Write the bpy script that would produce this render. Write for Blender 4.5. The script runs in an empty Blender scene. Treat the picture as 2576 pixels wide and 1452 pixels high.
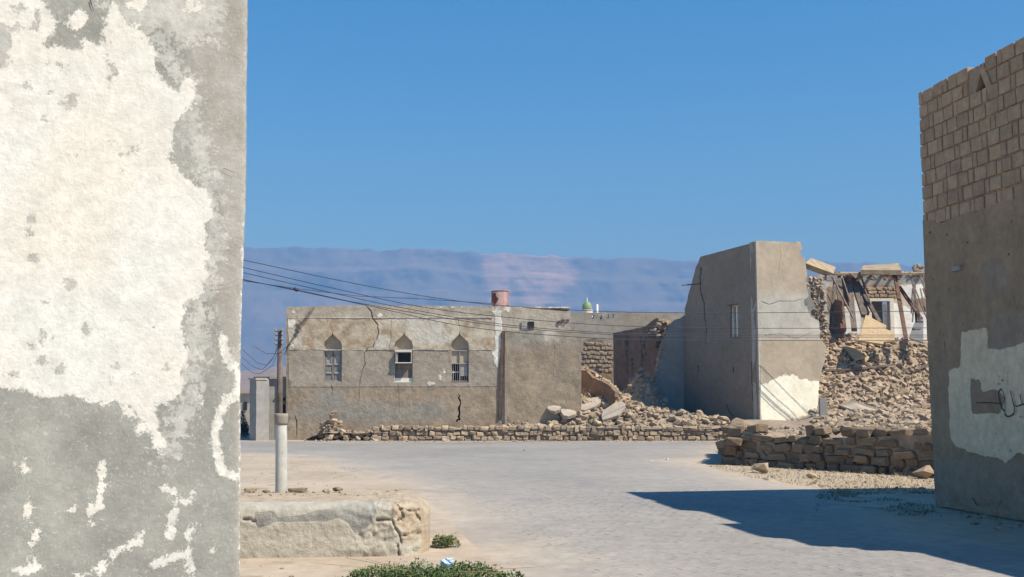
import bpy, bmesh, math, random
import numpy as np
from mathutils import Vector, Matrix, noise as mn
from mathutils.geometry import delaunay_2d_cdt
random.seed(7); R = random.random
def U(a, b): return a + (b - a) * R()
sc = bpy.context.scene; COL = sc.collection
# ------------------------------------------------------------------ camera, sky, sun, exposure
FL = 2700.0; HY = 1005.0; CX, CY = 1288.0, 726.0
TH = math.atan((HY - CY) / FL)
CAM = Vector((0, 0, 1.6))
cd = bpy.data.cameras.new('camera'); co = bpy.data.objects.new('camera', cd); COL.objects.link(co)
co.location = CAM; co.rotation_euler = (math.pi / 2 + TH, 0, 0)
cd.sensor_width = 36; cd.lens = 36 * FL / 2576; cd.clip_end = 30000; cd.clip_start = .05
sc.camera = co
SUN = Vector((.54, -.31, .78)).normalized()          # towards the sun
w = bpy.data.worlds.new('World'); sc.world = w; w.use_nodes = True
nt = w.node_tree; bg = nt.nodes['Background']
sky = nt.nodes.new('ShaderNodeTexSky'); sky.sky_type = 'NISHITA'; sky.sun_disc = False
sky.sun_elevation = math.asin(SUN.z); sky.sun_rotation = math.atan2(SUN.x, SUN.y)
sky.air_density = 1.1; sky.dust_density = .25; sky.ozone_density = 3.5; sky.altitude = 0
hs = nt.nodes.new('ShaderNodeHueSaturation'); hs.inputs['Saturation'].default_value = 1.48; hs.inputs['Value'].default_value = 1.22
nt.links.new(sky.outputs[0], hs.inputs['Color']); nt.links.new(hs.outputs[0], bg.inputs[0]); bg.inputs[1].default_value = .088
sl = bpy.data.lights.new('sun', 'SUN'); so = bpy.data.objects.new('sun', sl); COL.objects.link(so)
sl.energy = 5.0; sl.angle = math.radians(.5); sl.color = (1, .95, .86)
so.rotation_euler = SUN.to_track_quat('Z', 'Y').to_euler()
vs = sc.view_settings; vs.view_transform = 'Standard'; vs.look = 'None'; vs.exposure = .45; vs.gamma = 1; vs.use_curve_mapping = False
# ------------------------------------------------------------------ maths: pixels of the 2576 wide view -> rays
Fv = Vector((0, math.cos(TH), math.sin(TH))); Uv = Vector((0, -math.sin(TH), math.cos(TH)))
def ray(px, py): return Fv + Vector((1, 0, 0)) * ((px - CX) / FL) + Uv * ((CY - py) / FL)
def gnd(px, py, z=0):
    r = ray(px, py); return CAM + r * ((z - CAM.z) / r.z)
def at(px, py, y):
    r = ray(px, py); return CAM + r * (y / r.y)
class Plane:
    """vertical plane: o (ground point), t horizontal tangent; n faces the camera"""
    def __init__(s, o, t):
        s.o = Vector((o[0], o[1], 0)); s.t = Vector((t[0], t[1], 0)).normalized()
        s.n = Vector((s.t.y, -s.t.x, 0))
        if s.n.dot(s.o) > 0: s.n = -s.n
    def uv(s, px, py):
        r = ray(px, py); k = (s.o - CAM).dot(s.n) / r.dot(s.n); p = CAM + r * k
        return ((p - s.o).dot(s.t), p.z)
    def w(s, u, v, d=0): return s.o + s.t * u + Vector((0, 0, v)) + s.n * d
    def mpp(s, px, py):
        a = s.uv(px, py); b = s.uv(px, py + 10); return abs(b[1] - a[1]) / 10
def inside(P, poly):
    x, y = P[:, 0], P[:, 1]; r = np.zeros(len(P), bool); n = len(poly)
    for i in range(n):
        x1, y1 = poly[i]; x2, y2 = poly[(i + 1) % n]
        if y1 == y2: continue
        c = ((y1 > y) != (y2 > y)) & (x < (x2 - x1) * (y - y1) / (y2 - y1) + x1); r ^= c
    return r
def dseg(P, pts, closed):
    d = np.full(len(P), 1e9); n = len(pts)
    for i in range(n if closed else n - 1):
        a = np.array(pts[i]); b = np.array(pts[(i + 1) % n]); ab = b - a
        t = np.clip(((P - a) @ ab) / (ab @ ab + 1e-12), 0, 1)
        d = np.minimum(d, np.hypot(*(P - a - t[:, None] * ab).T))
    return d
def sdf(P, shapes, conv, m):
    S = np.full(len(P), -1e3)
    for sh in shapes:
        k = sh[0]; neg = k[0] == '-'; k = k.strip('-')
        if k == 'poly':
            q = [conv(*p) for p in sh[1]]; d = dseg(P, q, True); d = np.where(inside(P, q), d, -d)
        elif k == 'line':
            q = [conv(*p) for p in sh[1]]; d = sh[2] * m - dseg(P, q, False)
        else:
            c = conv(sh[1], sh[2]); r = min(sh[3], sh[4]) * m
            d = r * (1 - np.hypot((P[:, 0] - c[0]) / (sh[3] * m), (P[:, 1] - c[1]) / (sh[4] * m)))
        S = np.minimum(S, -d) if neg else np.maximum(S, d)
    return S
# ------------------------------------------------------------------ objects
def tag(o, label=None, cat=None, group=None, kind=None):
    if label: o['label'] = label
    if cat: o['category'] = cat
    if group: o['group'] = group
    if kind: o['kind'] = kind
    return o
def thing(name, label, cat, loc=(0, 0, 0), rz=0, group=None):
    o = bpy.data.objects.new(name, None); COL.objects.link(o); o.location = loc; o.rotation_euler = (0, 0, rz)
    o.empty_display_size = .2
    return tag(o, label, cat, group)
def obj(name, bm, m, parent=None, smooth=False, origin=None):
    """bm in world space (or in the parent's frame when the parent is unrotated); origin shifts to the object's location"""
    if isinstance(bm, bpy.types.Mesh): me = bm
    else:
        me = bpy.data.meshes.new(name); bm.to_mesh(me); bm.free()
    if m: me.materials.append(m)
    if smooth:
        for p in me.polygons: p.use_smooth = True
    o = bpy.data.objects.new(name, me); COL.objects.link(o)
    base = Vector((0, 0, 0))
    if parent:
        o.parent = parent; q = parent
        while q: base += q.location; q = q.parent
    if origin is None and not parent and me.vertices:
        xs = [v.co for v in me.vertices]
        origin = Vector((sum(v.x for v in xs) / len(xs), sum(v.y for v in xs) / len(xs), min(v.z for v in xs)))
    if origin is not None: o.location = Vector(origin) - base; me.transform(Matrix.Translation(-Vector(origin)))
    else: me.transform(Matrix.Translation(-base))
    return o
def BM(): return bmesh.new()
def quadbox(bm, c):
    """c: 8 corners, bottom four then top four in the same order"""
    v = [bm.verts.new(p) for p in c]
    for f in ((3, 2, 1, 0), (4, 5, 6, 7), (0, 1, 5, 4), (1, 2, 6, 5), (2, 3, 7, 6), (3, 0, 4, 7)): bm.faces.new([v[i] for i in f])
    return v
def box(bm, x0, x1, y0, y1, z0, z1): quadbox(bm, [(x, y, z) for z in (z0, z1) for x, y in ((x0, y0), (x1, y0), (x1, y1), (x0, y1))])
def pbox(bm, P, u0, u1, v0, v1, d0, d1, j=0):
    J = lambda: U(-j, j) if j else 0
    quadbox(bm, [P.w(u + J(), v + J(), d + J()) for v in (v0, v1) for u, d in ((u0, d1), (u1, d1), (u1, d0), (u0, d0))])
def pxbox(bm, P, x0, y0, x1, y1, d0, d1):
    a = P.uv(x0, y1); b = P.uv(x1, y0); pbox(bm, P, min(a[0], b[0]), max(a[0], b[0]), a[1], b[1], d0, d1)
def bar(bm, a, b, w_, h=None, j=0, up=None):
    a, b = Vector(a), Vector(b); h = h or w_; d = (b - a).normalized()
    u = up or (Vector((0, 0, 1)) if abs(d.z) < .95 else Vector((0, 1, 0)))
    s = d.cross(u).normalized(); t = s.cross(d)
    quadbox(bm, [p + s * x * (w_ / 2) * (1 + U(-j, j)) + t * y * (h / 2) * (1 + U(-j, j)) for p in (a, b) for x, y in ((-1, -1), (1, -1), (1, 1), (-1, 1))])
def tube(bm, pts, r, n=6, cap=True):
    rings = []; pts = [Vector(p) for p in pts]
    for i, p in enumerate(pts):
        d = (pts[min(i + 1, len(pts) - 1)] - pts[max(i - 1, 0)]).normalized()
        u = Vector((0, 0, 1)) if abs(d.z) < .9 else Vector((1, 0, 0))
        s = d.cross(u).normalized(); t = s.cross(d); rr = r[i] if isinstance(r, (list, tuple)) else r
        rings.append([bm.verts.new(p + (s * math.cos(2 * math.pi * k / n) + t * math.sin(2 * math.pi * k / n)) * rr) for k in range(n)])
    for a, b in zip(rings, rings[1:]):
        for k in range(n): bm.faces.new((a[k], a[(k + 1) % n], b[(k + 1) % n], b[k]))
    if cap: bm.faces.new(rings[0][::-1]); bm.faces.new(rings[-1])
def lathe(bm, c, prof, n=20):
    c = Vector(c); rings = [[bm.verts.new(c + Vector((r * math.cos(2 * math.pi * k / n), r * math.sin(2 * math.pi * k / n), z))) for k in range(n)] for r, z in prof]
    for a, b in zip(rings, rings[1:]):
        for k in range(n): bm.faces.new((a[k], a[(k + 1) % n], b[(k + 1) % n], b[k]))
    bm.faces.new(rings[0][::-1]); bm.faces.new(rings[-1])
def ragged(pts, step, amp, closed=True, seed=0):
    out = []; n = len(pts)
    for i in range(n if closed else n - 1):
        a, b = pts[i], pts[(i + 1) % n]; L = math.hypot(b[0] - a[0], b[1] - a[1]); k = max(1, int(L / step))
        for q in range(k):
            t = q / k; x, y = a[0] + (b[0] - a[0]) * t, a[1] + (b[1] - a[1]) * t
            ox, oy = mn.noise((x / step * .7 + seed, y / step * .7, 3)), mn.noise((x / step * .7, y / step * .7 + 9 + seed, 7))
            out.append((x + ox * amp, y + oy * amp))
    if not closed: out.append(pts[-1])
    return out
def ribbon(pts, w0, w1=None, seg=9, amp=2.2, seed=0):
    """thin crack outline round a polyline, pixels"""
    w1 = w1 if w1 is not None else w0; q = ragged(pts, seg, amp, False, seed); n = len(q); L = []; Rr = []
    for i, p in enumerate(q):
        a, b = q[max(0, i - 1)], q[min(n - 1, i + 1)]; dx, dy = b[0] - a[0], b[1] - a[1]; l = math.hypot(dx, dy) + 1e-6
        t = i / (n - 1); wd = (w0 + (w1 - w0) * t) * .5 * (.7 + .6 * abs(mn.noise((p[0] * .1, p[1] * .1, seed)) * 2)); wd = max(wd, .25)
        if i in (0, n - 1): wd *= .5
        L.append((p[0] - dy / l * wd, p[1] + dx / l * wd)); Rr.append((p[0] + dy / l * wd, p[1] - dx / l * wd))
    return L + Rr[::-1]
def sheet(name, P, outline, m, parent, holes=(), step=.15, thick=.3, layers=None, relief=0, rscale=2, d=0, uv=False, extra=(), back=True, rnd=0, bulge=None, smooth=True, umin=None):
    """wall: outline and holes in pixels (or u,v), layers = {attribute: shapes}"""
    conv = (lambda a, b: (a, b)) if uv else P.uv
    q = [conv(*p) for p in outline]; hs = [[conv(*p) for p in h] for h in holes]
    if umin is not None: q = [(max(a, umin), b) for a, b in q]
    us = [p[0] for p in q]; vv = [p[1] for p in q]
    g = np.array([(x + (.5 * step if k % 2 else 0), y) for k, y in enumerate(np.arange(min(vv) + step * .5, max(vv), step)) for x in np.arange(min(us) + step * .5, max(us), step)])
    if len(g):
        ok = inside(g, q) & (dseg(g, q, True) > step * .35)
        for h in hs:
            ok &= ~inside(g, h); gd = dseg(g, h, True); ok &= gd > step * .3
        g = g[ok]
    V = []; E = []; 
    for loop in [q] + hs:
        n0 = len(V); V += loop; E += [(n0 + i, n0 + (i + 1) % len(loop)) for i in range(len(loop))]
    V += [tuple(p) for p in g] + [tuple(p) for p in extra]
    vo, eo, fo, *_ = delaunay_2d_cdt([Vector(p) for p in V], E, [], 0, 1e-6)
    A = np.array([(p[0], p[1]) for p in vo]); C = np.array([A[list(f)].mean(0) for f in fo])
    keep = inside(C, q)
    for h in hs: keep &= ~inside(C, h)
    F = [tuple(f) for f, k in zip(fo, keep) if k]
    edist = dseg(A, q, True) if rnd else None
    W = []
    for i, (u, v) in enumerate(A):
        dd = d + (relief * mn.noise((u * rscale + 5, v * rscale, 1.7)) + relief * .5 * mn.noise((u * rscale * 3, v * rscale * 3, 4)) if relief else 0)
        if bulge: dd += bulge(u, v)
        if rnd and edist[i] < rnd: x = 1 - edist[i] / rnd; dd -= rnd * (1 - math.sqrt(max(0, 1 - x * x)))
        W.append(P.w(u, v, dd))
    n = len(W); cnt = {}
    flip = (P.t.cross(Vector((0, 0, 1)))).dot(P.n) < 0
    if flip: F = [f[::-1] for f in F]
    for f in F:
        for i in range(len(f)):
            a, b = f[i], f[(i + 1) % len(f)]; cnt[(a, b)] = 1
    bd = [e for e in cnt if (e[1], e[0]) not in cnt]
    W += [P.w(u, v, d - thick) for u, v in A]
    F2 = list(F) + [(b, a, a + n, b + n) for a, b in bd]
    if back: F2 += [tuple(i + n for i in f[::-1]) for f in F]
    me = bpy.data.meshes.new(name); me.from_pydata([tuple(p) for p in W], [], F2); me.update()
    if layers:
        pm = P.mpp(*outline[0]) if not uv else 1
        for an, shapes in layers.items():
            S = sdf(A, shapes, conv, pm); S = np.concatenate([S, S]).astype(np.float32)
            at_ = me.attributes.new(an, 'FLOAT', 'POINT'); at_.data.foreach_set('value', S)
    if smooth:
        nf = len(F); me.polygons.foreach_set('use_smooth', [i < nf for i in range(len(F2))])
        if len(bd): me.set_sharp_from_angle(angle=math.radians(50)) if not rnd else me.set_sharp_from_angle(angle=math.radians(75))
    return obj(name, me, m, parent)
# ------------------------------------------------------------------ materials
def mat(name, c1, c2=None, s=2.0, layers=(), bump=.3, bs=25, rough=.92, rnd=.0, mott=.18, ms=9, spots=None, coords='Object', metal=0, bd=.01, streak=None, trans=0, cs3=None):
    m = bpy.data.materials.new(name); m.use_nodes = True; N = m.node_tree; n = N.nodes; L = N.links; bs_ = n['Principled BSDF']
    bs_.inputs['Roughness'].default_value = rough; bs_.inputs['Metallic'].default_value = metal
    bs_.inputs['Specular IOR Level'].default_value = .25
    tc = n.new('ShaderNodeTexCoord'); oi = n.new('ShaderNodeObjectInfo')
    co_ = tc.outputs[coords] if coords != 'World' else n.new('ShaderNodeNewGeometry').outputs['Position']
    if cs3: mp3 = n.new('ShaderNodeMapping'); mp3.inputs['Scale'].default_value = cs3; L.new(co_, mp3.inputs[0]); co_ = mp3.outputs[0]
    if rnd:
        ad = n.new('ShaderNodeVectorMath'); ad.operation = 'ADD'; sc_ = n.new('ShaderNodeMath'); sc_.operation = 'MULTIPLY'; sc_.inputs[1].default_value = 37
        L.new(oi.outputs['Random'], sc_.inputs[0]); L.new(co_, ad.inputs[0]); L.new(sc_.outputs[0], ad.inputs[1]); co_ = ad.outputs[0]
    def noi(scale, det=8, rg=.6, off=0, vec=None):
        x = n.new('ShaderNodeTexNoise'); x.inputs['Scale'].default_value = scale; x.inputs['Detail'].default_value = det; x.inputs['Roughness'].default_value = rg
        v = vec or co_
        if off:
            a = n.new('ShaderNodeVectorMath'); a.operation = 'ADD'; a.inputs[1].default_value = (off, off * .7, off * 1.3); L.new(v, a.inputs[0]); v = a.outputs[0]
        L.new(v, x.inputs['Vector']); return x.outputs['Fac']
    def mr(x, a, b, c=0, d=1, smooth=False):
        q = n.new('ShaderNodeMapRange'); q.inputs[1].default_value = a; q.inputs[2].default_value = b; q.inputs[3].default_value = c; q.inputs[4].default_value = d
        if smooth: q.interpolation_type = 'SMOOTHSTEP'
        L.new(x, q.inputs[0]); return q.outputs[0]
    def mix(f, a, b, t='MIX'):
        q = n.new('ShaderNodeMix'); q.data_type = 'RGBA'; q.blend_type = t
        for sock, v in ((q.inputs[0], f), (q.inputs[6], a), (q.inputs[7], b)):
            if hasattr(v, 'links'): L.new(v, sock)
            elif isinstance(v, (int, float)): sock.default_value = v
            else: sock.default_value = (*v[:3], 1)
        return q.outputs[2]
    def math_(op, a, b):
        q = n.new('ShaderNodeMath'); q.operation = op
        for i, v in enumerate((a, b)):
            if hasattr(v, 'links'): L.new(v, q.inputs[i])
            else: q.inputs[i].default_value = v
        return q.outputs[0]
    c2 = c2 or tuple(x * .8 for x in c1)
    col = mix(mr(noi(s), .36, .64), c1, c2)
    if streak:
        mp = n.new('ShaderNodeMapping'); mp.inputs['Scale'].default_value = (streak[1], streak[1], streak[1] * .08); L.new(co_, mp.inputs[0])
        col = mix(mr(noi(1, 6, .6, 0, mp.outputs[0]), .5, .72, 0, streak[2]), col, streak[0])
    hgt = None
    for i, ly in enumerate(layers):
        a = n.new('ShaderNodeAttribute'); a.attribute_name = ly['a']
        nz = math_('MULTIPLY', math_('SUBTRACT', noi(ly.get('ns', 10), 10, ly.get('nr', .65), 3 + i * 5), .5), ly.get('amp', .1) * 2)
        f = mr(math_('ADD', math_('ADD', a.outputs['Fac'], ly.get('off', 0.0)), nz), -ly.get('soft', .01), ly.get('soft', .01), 0, ly.get('f', 1), True)
        c = ly['c']
        if 'c2' in ly: c = mix(mr(noi(ly.get('cs', s * 1.7), 8, .6, 11 + i), .38, .62), ly['c'], ly['c2'])
        if 'chip' in ly:   # small bare spots inside the layer
            f = math_('MULTIPLY', f, mr(noi(ly['chip'][0], 6, .7, 20 + i), ly['chip'][1], ly['chip'][1] + .015, 0, 1))
        col = mix(f, col, c)
        if ly.get('h'):
            hh = math_('MULTIPLY', f, ly['h']); hgt = hh if hgt is None else math_('ADD', hgt, hh)
    if spots: col = mix(mr(noi(spots[0], 5, .6, 31), spots[1], spots[1] + .03, 0, spots[3] if len(spots) > 3 else 1), col, spots[2])
    mo = mr(noi(ms, 10, .7, 2), .3, .7, 1 - mott, 1 + mott)
    cmb = n.new('ShaderNodeCombineColor')
    for k in range(3): L.new(mo, cmb.inputs[k])
    col = mix(1.0, col, cmb.outputs[0], 'MULTIPLY')
    if rnd:
        wv = mr(oi.outputs['Random'], 0, 1, 1 - rnd, 1 + rnd * .7)
        cm = n.new('ShaderNodeCombineColor'); 
        for k in range(3): L.new(wv, cm.inputs[k])
        col = mix(1.0, col, cm.outputs[0], 'MULTIPLY')
    L.new(col, bs_.inputs['Base Color'])
    if bump:
        b = n.new('ShaderNodeBump'); b.inputs['Strength'].default_value = bump; b.inputs['Distance'].default_value = bd
        h = noi(bs, 10, .65, 8)
        if hgt is not None: h = math_('ADD', h, hgt)
        L.new(h, b.inputs['Height']); L.new(b.outputs[0], bs_.inputs['Normal'])
    return m
WHITE = (.74, .69, .60)
SAND = (.46, .37, .27); SAND2 = (.375, .295, .21)
M = {}
M['sand'] = mat('sand', SAND, SAND2, .35, bump=.5, bs=14, ms=3.1, mott=.16, coords='World', bd=.02, spots=(1.3, .62, (.26, .19, .12), .6))
M['road'] = mat('road_paving', (.25, .228, .20), (.30, .272, .235), .25, coords='World', bump=.5, bs=14, ms=3.1, mott=.16, bd=.02,
    layers=[dict(a='sandy', c=SAND, c2=SAND2, cs=.35, amp=.9, ns=.5, soft=.8, f=1), dict(a='dust', c=(.40, .345, .28), amp=1.6, ns=.35, soft=2.2, f=.5)], spots=(.5, .55, (.215, .20, .195), .25))
M['paver'] = mat('paver', (.25, .228, .202), (.30, .272, .238), .3, coords='World', bump=.4, bs=30, ms=4, mott=.2,
    layers=[dict(a='sandy', c=SAND, c2=SAND2, cs=.35, amp=.9, ns=.5, soft=.8, f=1), dict(a='dust', c=(.40, .345, .28), amp=1.6, ns=.35, soft=2.2, f=.5)], spots=(.5, .55, (.215, .20, .195), .25))
M['stone'] = mat('rubble_stone', (.45, .34, .225), (.33, .245, .16), 1.3, rnd=.3, bump=.8, bs=9, ms=5, bd=.03)
M['rubble'] = mat('rubble_joined', (.43, .325, .22), (.28, .21, .14), 1.6, bump=.8, bs=9, ms=2.6, mott=.4, bd=.03)
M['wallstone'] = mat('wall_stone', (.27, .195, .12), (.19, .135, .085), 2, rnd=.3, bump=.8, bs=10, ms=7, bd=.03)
M['earth'] = mat('rubble_earth', (.37, .28, .19), (.28, .21, .145), 1.1, bump=1, bs=7, ms=4, mott=.3, bd=.06)
M['dark'] = mat('gap_shade', (.035, .027, .02), bump=0)  # unlit depth behind doors, windows and gaps, put into the colour
M['wood'] = mat('grey_timber', (.20, .155, .12), (.13, .09, .065), 3, bump=.4, streak=((.3, .26, .22), 14, .6), rnd=.2)
M['redwood'] = mat('brown_timber', (.20, .105, .06), (.12, .065, .04), 3, bump=.4, rnd=.2)
M['paint'] = mat('grey_paint', (.40, .36, .31), (.32, .285, .25), 6, bump=.2)
M['white'] = mat('white_plaster', WHITE, (.66, .6, .5), 1.5, bump=.4)
M['wire'] = mat('cable', (.03, .032, .045), bump=0, rough=.6)
# ------------------------------------------------------------------ ground, road
rb = [(-9000, -60), (9000, -60), (9000, 16000), (-9000, 16000)]
bm = BM(); bm.faces.new([bm.verts.new((x, y, 0)) for x, y in rb])
tag(obj('ground', bm, M['sand'], origin=(0, 0, 0)), kind='structure')
RO = [gnd(x, y)[:2] for x, y in ((1850, 1109.5), (560, 1109.5))] + [(-60, 41.4), (-60, 30.5)] + \
     [tuple(gnd(x, y)[:2]) for x, y in ((560, 1143), (700, 1146), (800, 1160), (870, 1185), (1000, 1215), (1060, 1245), (1100, 1290), (1150, 1340), (1210, 1400), (1300, 1460))] + [(-.2, 7), (-.9, 3), (-1, -10), (6.0, -10), (6.2, 8), (5.5, 12)] + \
     [tuple(gnd(x, y)[:2]) for x, y in ((2300, 1330), (2150, 1262), (2080, 1232), (1980, 1218), (1860, 1196), (1740, 1160), (1815, 1152), (1835, 1130))]
ENT = [tuple(gnd(x, y)[:2]) for x, y in ((1080, 1300), (1210, 1300), (1450, 1452), (1300, 1470), (1100, 1400))]
def flat_sheet(name, outline, step, m, z, dust):
    q = [tuple(p) for p in outline]; us = [p[0] for p in q]; vv = [p[1] for p in q]
    g = np.array([(x, y) for x in np.arange(max(min(us), -16), max(us), step) for y in np.arange(min(vv), max(vv), step)])
    g = g[inside(g, q) & (dseg(g, q, True) > step * .4)]
    V = q + [tuple(p) for p in g]; E = [(i, (i + 1) % len(q)) for i in range(len(q))]
    vo, eo, fo, *_ = delaunay_2d_cdt([Vector(p) for p in V], E, [], 1, 1e-6)
    be = dseg(np.array([(p[0], p[1]) for p in vo]), q, True)
    me = bpy.data.meshes.new(name); me.from_pydata([(p[0], p[1], z if e_ > .001 else -.001) for p, e_ in zip(vo, be)], [], [tuple(f) for f in fo]); me.update()
    for f in me.polygons:
        if f.normal.z < 0: f.flip()
    road_attr(me, [(p[0], p[1]) for p in vo])
    return obj(name, me, m, origin=(0, 0, z))
def road_attr(me, pts):
    A = np.array(pts); ed = dseg(A, RO, True); ed = np.where(inside(A, RO), ed, -ed)
    far = np.clip((A[:, 1] - 38) / 2, 0, 1)
    S = .75 - ed * (1.1 + 2 * far)
    e = dseg(A, ENT, True); e = np.where(inside(A, ENT), e, -e); S = np.maximum(S, e * .8 - .2)
    D = 1.6 - ed * (1 + far)
    me.attributes.new('sandy', 'FLOAT', 'POINT').data.foreach_set('value', S.astype(np.float32))
    me.attributes.new('dust', 'FLOAT', 'POINT').data.foreach_set('value', D.astype(np.float32))
road = tag(flat_sheet('road', RO, .45, M['road'], .004, None), kind='structure')
# paving blocks of the near part of the road
def near_pavers():
    ang = math.radians(28); ca, sa = math.cos(ang), math.sin(ang); cells = []
    for i in range(-80, 80):
        for k in range(-140, 240):
            u = (i + .5 * (k % 2)) * .205; v = k * .105
            x = u * ca - v * sa; y = u * sa + v * ca
            if 8.6 < y < 20 and R() < 1.6 - max(0, y - 14) / 6 * 1.3 and abs(x) < y * .52 + .3: cells.append((x, y))
    A = np.array(cells); ok = inside(A, RO) & (dseg(A, RO, True) > .8); A = A[ok]; A = A[np.argsort(A[:, 1])]
    hx, hy, ch = .1, .050, .006
    def prof(bm, x, y, dz, z0):
        rx, ry = U(-.004, .004), U(-.004, .004)
        def vv(a, b, z): return bm.verts.new((x + (a * ca - b * sa), y + (a * sa + b * ca), z0 + z + (rx * a + ry * b) * 8 * (z > 0)))
        lo = [vv(a, b, -.002) for a, b in ((-hx, -hy), (hx, -hy), (hx, hy), (-hx, hy))]
        hi = [vv(a, b, dz) for a, b in ((-hx + ch, -hy + ch), (hx - ch, -hy + ch), (hx - ch, hy - ch), (-hx + ch, hy - ch))]
        bm.faces.new(hi)
        for q in range(4): bm.faces.new((lo[q], lo[(q + 1) % 4], hi[(q + 1) % 4], hi[q]))
    for i, (x, y) in enumerate(A[:300]):
        bm = BM(); prof(bm, x, y, U(.0005, .0015), .004); o = obj('paving_block', bm, M['paver'], road, origin=(x, y, .004)); me = o.data
        road_attr(me, [(v.co.x + x, v.co.y + y) for v in me.vertices])
    bm = BM()
    for x, y in A[300:]: prof(bm, x, y, U(.0005, .0015), .004)
    o = obj('paving_blocks', bm, M['paver'], road); o['kind'] = 'stuff'
    road_attr(o.data, [(v.co.x, v.co.y) for v in o.data.vertices])
near_pavers()
# ------------------------------------------------------------------ mountains and plain
M['rock'] = mat('mountain_rock', (.20, .155, .135), (.15, .125, .115), .004, coords='World', cs3=(.3, .02, 3.0), bump=0, ms=.02, mott=.22, spots=(.0065, .66, (.34, .26, .22), .5), layers=[dict(a='pink', c=(.66, .40, .30), c2=(.36, .26, .22), cs=.02, amp=.9, ns=.012, soft=.3, f=.75)])
M['plain'] = mat('desert_hill', (.33, .235, .16), (.25, .18, .13), .05, coords='World', bump=0, ms=.4)
def mountains():
    sil = [(-600, 650), (300, 632), (600, 625), (700, 626), (755, 622), (790, 629), (860, 627), (960, 634), (1030, 632), (1110, 633), (1200, 641), (1320, 645), (1420, 651), (1480, 652), (1600, 650), (1680, 657), (1740, 661), (1800, 664), (2080, 662), (2200, 664), (2350, 676), (2800, 700), (3400, 720)]
    nx, prof = 900, [(0, 0), (.16, .05), (.34, .14), (.52, .27), (.64, .40), (.72, .52), (.735, .60), (.80, .66), (.81, .80), (.87, .84), (.885, .97), (1.0, 1.0), (1.3, .99)]
    D0, D1 = 1900., 3000.; rows = []
    for (a0, h0), (a1, h1) in zip(prof, prof[1:]):
        k = max(2, int((h1 - h0) * 75)) if a1 <= 1 else 2
        rows += [(a0 + (a1 - a0) * q / k, h0 + (h1 - h0) * q / k) for q in range(k)]
    rows.append(prof[-1]); V = []; F = []; pk = []; m = len(rows)
    for i in range(nx):
        px = -600 + 4000 * i / (nx - 1)
        for (x0, y0), (x1, y1) in zip(sil, sil[1:]):
            if x0 <= px <= x1: py = y0 + (y1 - y0) * (px - x0) / (x1 - x0); break
        py += 3 * mn.noise((px * .012, 1, 0)); det = 4 * mn.noise((px * .035, 2, 0)) + 1.4 * mn.noise((px * .11, 5, 0))
        T = at(px, py, D1); Tz = T.z
        for a, h in rows:
            z = Tz * h; X = T.x
            sh = .10 * mn.noise((X * .0016, 3, 7)) + .05 * mn.noise((X * .005, 3, 9))
            hh = min(1, h * (1 + sh * min(1, (1 - h) * 2.2)))
            f = mn.fractal((X * .0042, z * .0065, 3.3), .9, 2.1, 5)
            y = D0 + (D1 - D0) * a + (75 * f + 60 * mn.noise((X * .0022, a * 2, 1))) * (1 - .88 * a * a) * (a > .05) * (a <= 1)
            z = Tz * hh - (det * 1.1 if h > .9 else 0) + (a > .1) * 5 * mn.noise((X * .02, h * 30, 2)) * (h < .98)
            V.append((X * (y / D1 if a <= 1 else 1), y, max(z, -5 if a == 0 else 0)))
            pk.append(max(1 - abs(px - 1262) / 50, .8 - abs(px - 1355) / 95) - (1.4 if h < .55 else .5 if h < .7 else 0))
    for i in range(nx - 1):
        for j in range(m - 1): b = i * m + j; F.append((b, b + m, b + m + 1, b + 1))
    me = bpy.data.meshes.new('mountain'); me.from_pydata(V, [], F); me.update()
    me.attributes.new('pink', 'FLOAT', 'POINT').data.foreach_set('value', pk)
    tag(obj('mountains', me, M['rock'], origin=(0, D0, 0), smooth=True), kind='structure')
    V = []; F = []   # low brown rise beyond the town
    for i in range(120):
        px = 300 + 2400 * i / 119; h = 928 + 26 * mn.noise((px * .006, 0, 3)) + (px - 650) * .03
        for j, (k, y) in enumerate(((0, 520), (.35, 600), (.8, 680), (1, 760), (.9, 900))):
            T = at(px, h, 760); V.append((T.x * y / 760, y, T.z * k + (2 * mn.noise((px * .03, j, 1)) if j else 0)))
    for i in range(119):
        for j in range(4): a = i * 5 + j; F.append((a, a + 5, a + 6, a + 1))
    me = bpy.data.meshes.new('hill'); me.from_pydata(V, [], F); me.update()
    tag(obj('desert_hill', me, M['plain'], origin=(0, 700, 0), smooth=True), kind='structure')
mountains()
def haze():
    bm = BM(); box(bm, -8500, 8500, -40, 15000, -1, 480)
    m = bpy.data.materials.new('haze'); m.use_nodes = True; n = m.node_tree.nodes; n.remove(n['Principled BSDF'])
    v = n.new('ShaderNodeVolumePrincipled'); v.inputs['Color'].default_value = (.24, .50, 1, 1); v.inputs['Absorption Color'].default_value = (.16, .16, .16, 1); v.inputs['Density'].default_value = .00060; v.inputs['Anisotropy'].default_value = .0
    m.node_tree.links.new(v.outputs[0], n['Material Output'].inputs['Volume'])
    tag(obj('haze', bm, m, origin=(0, 7000, -1)), kind='stuff')
haze()
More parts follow.
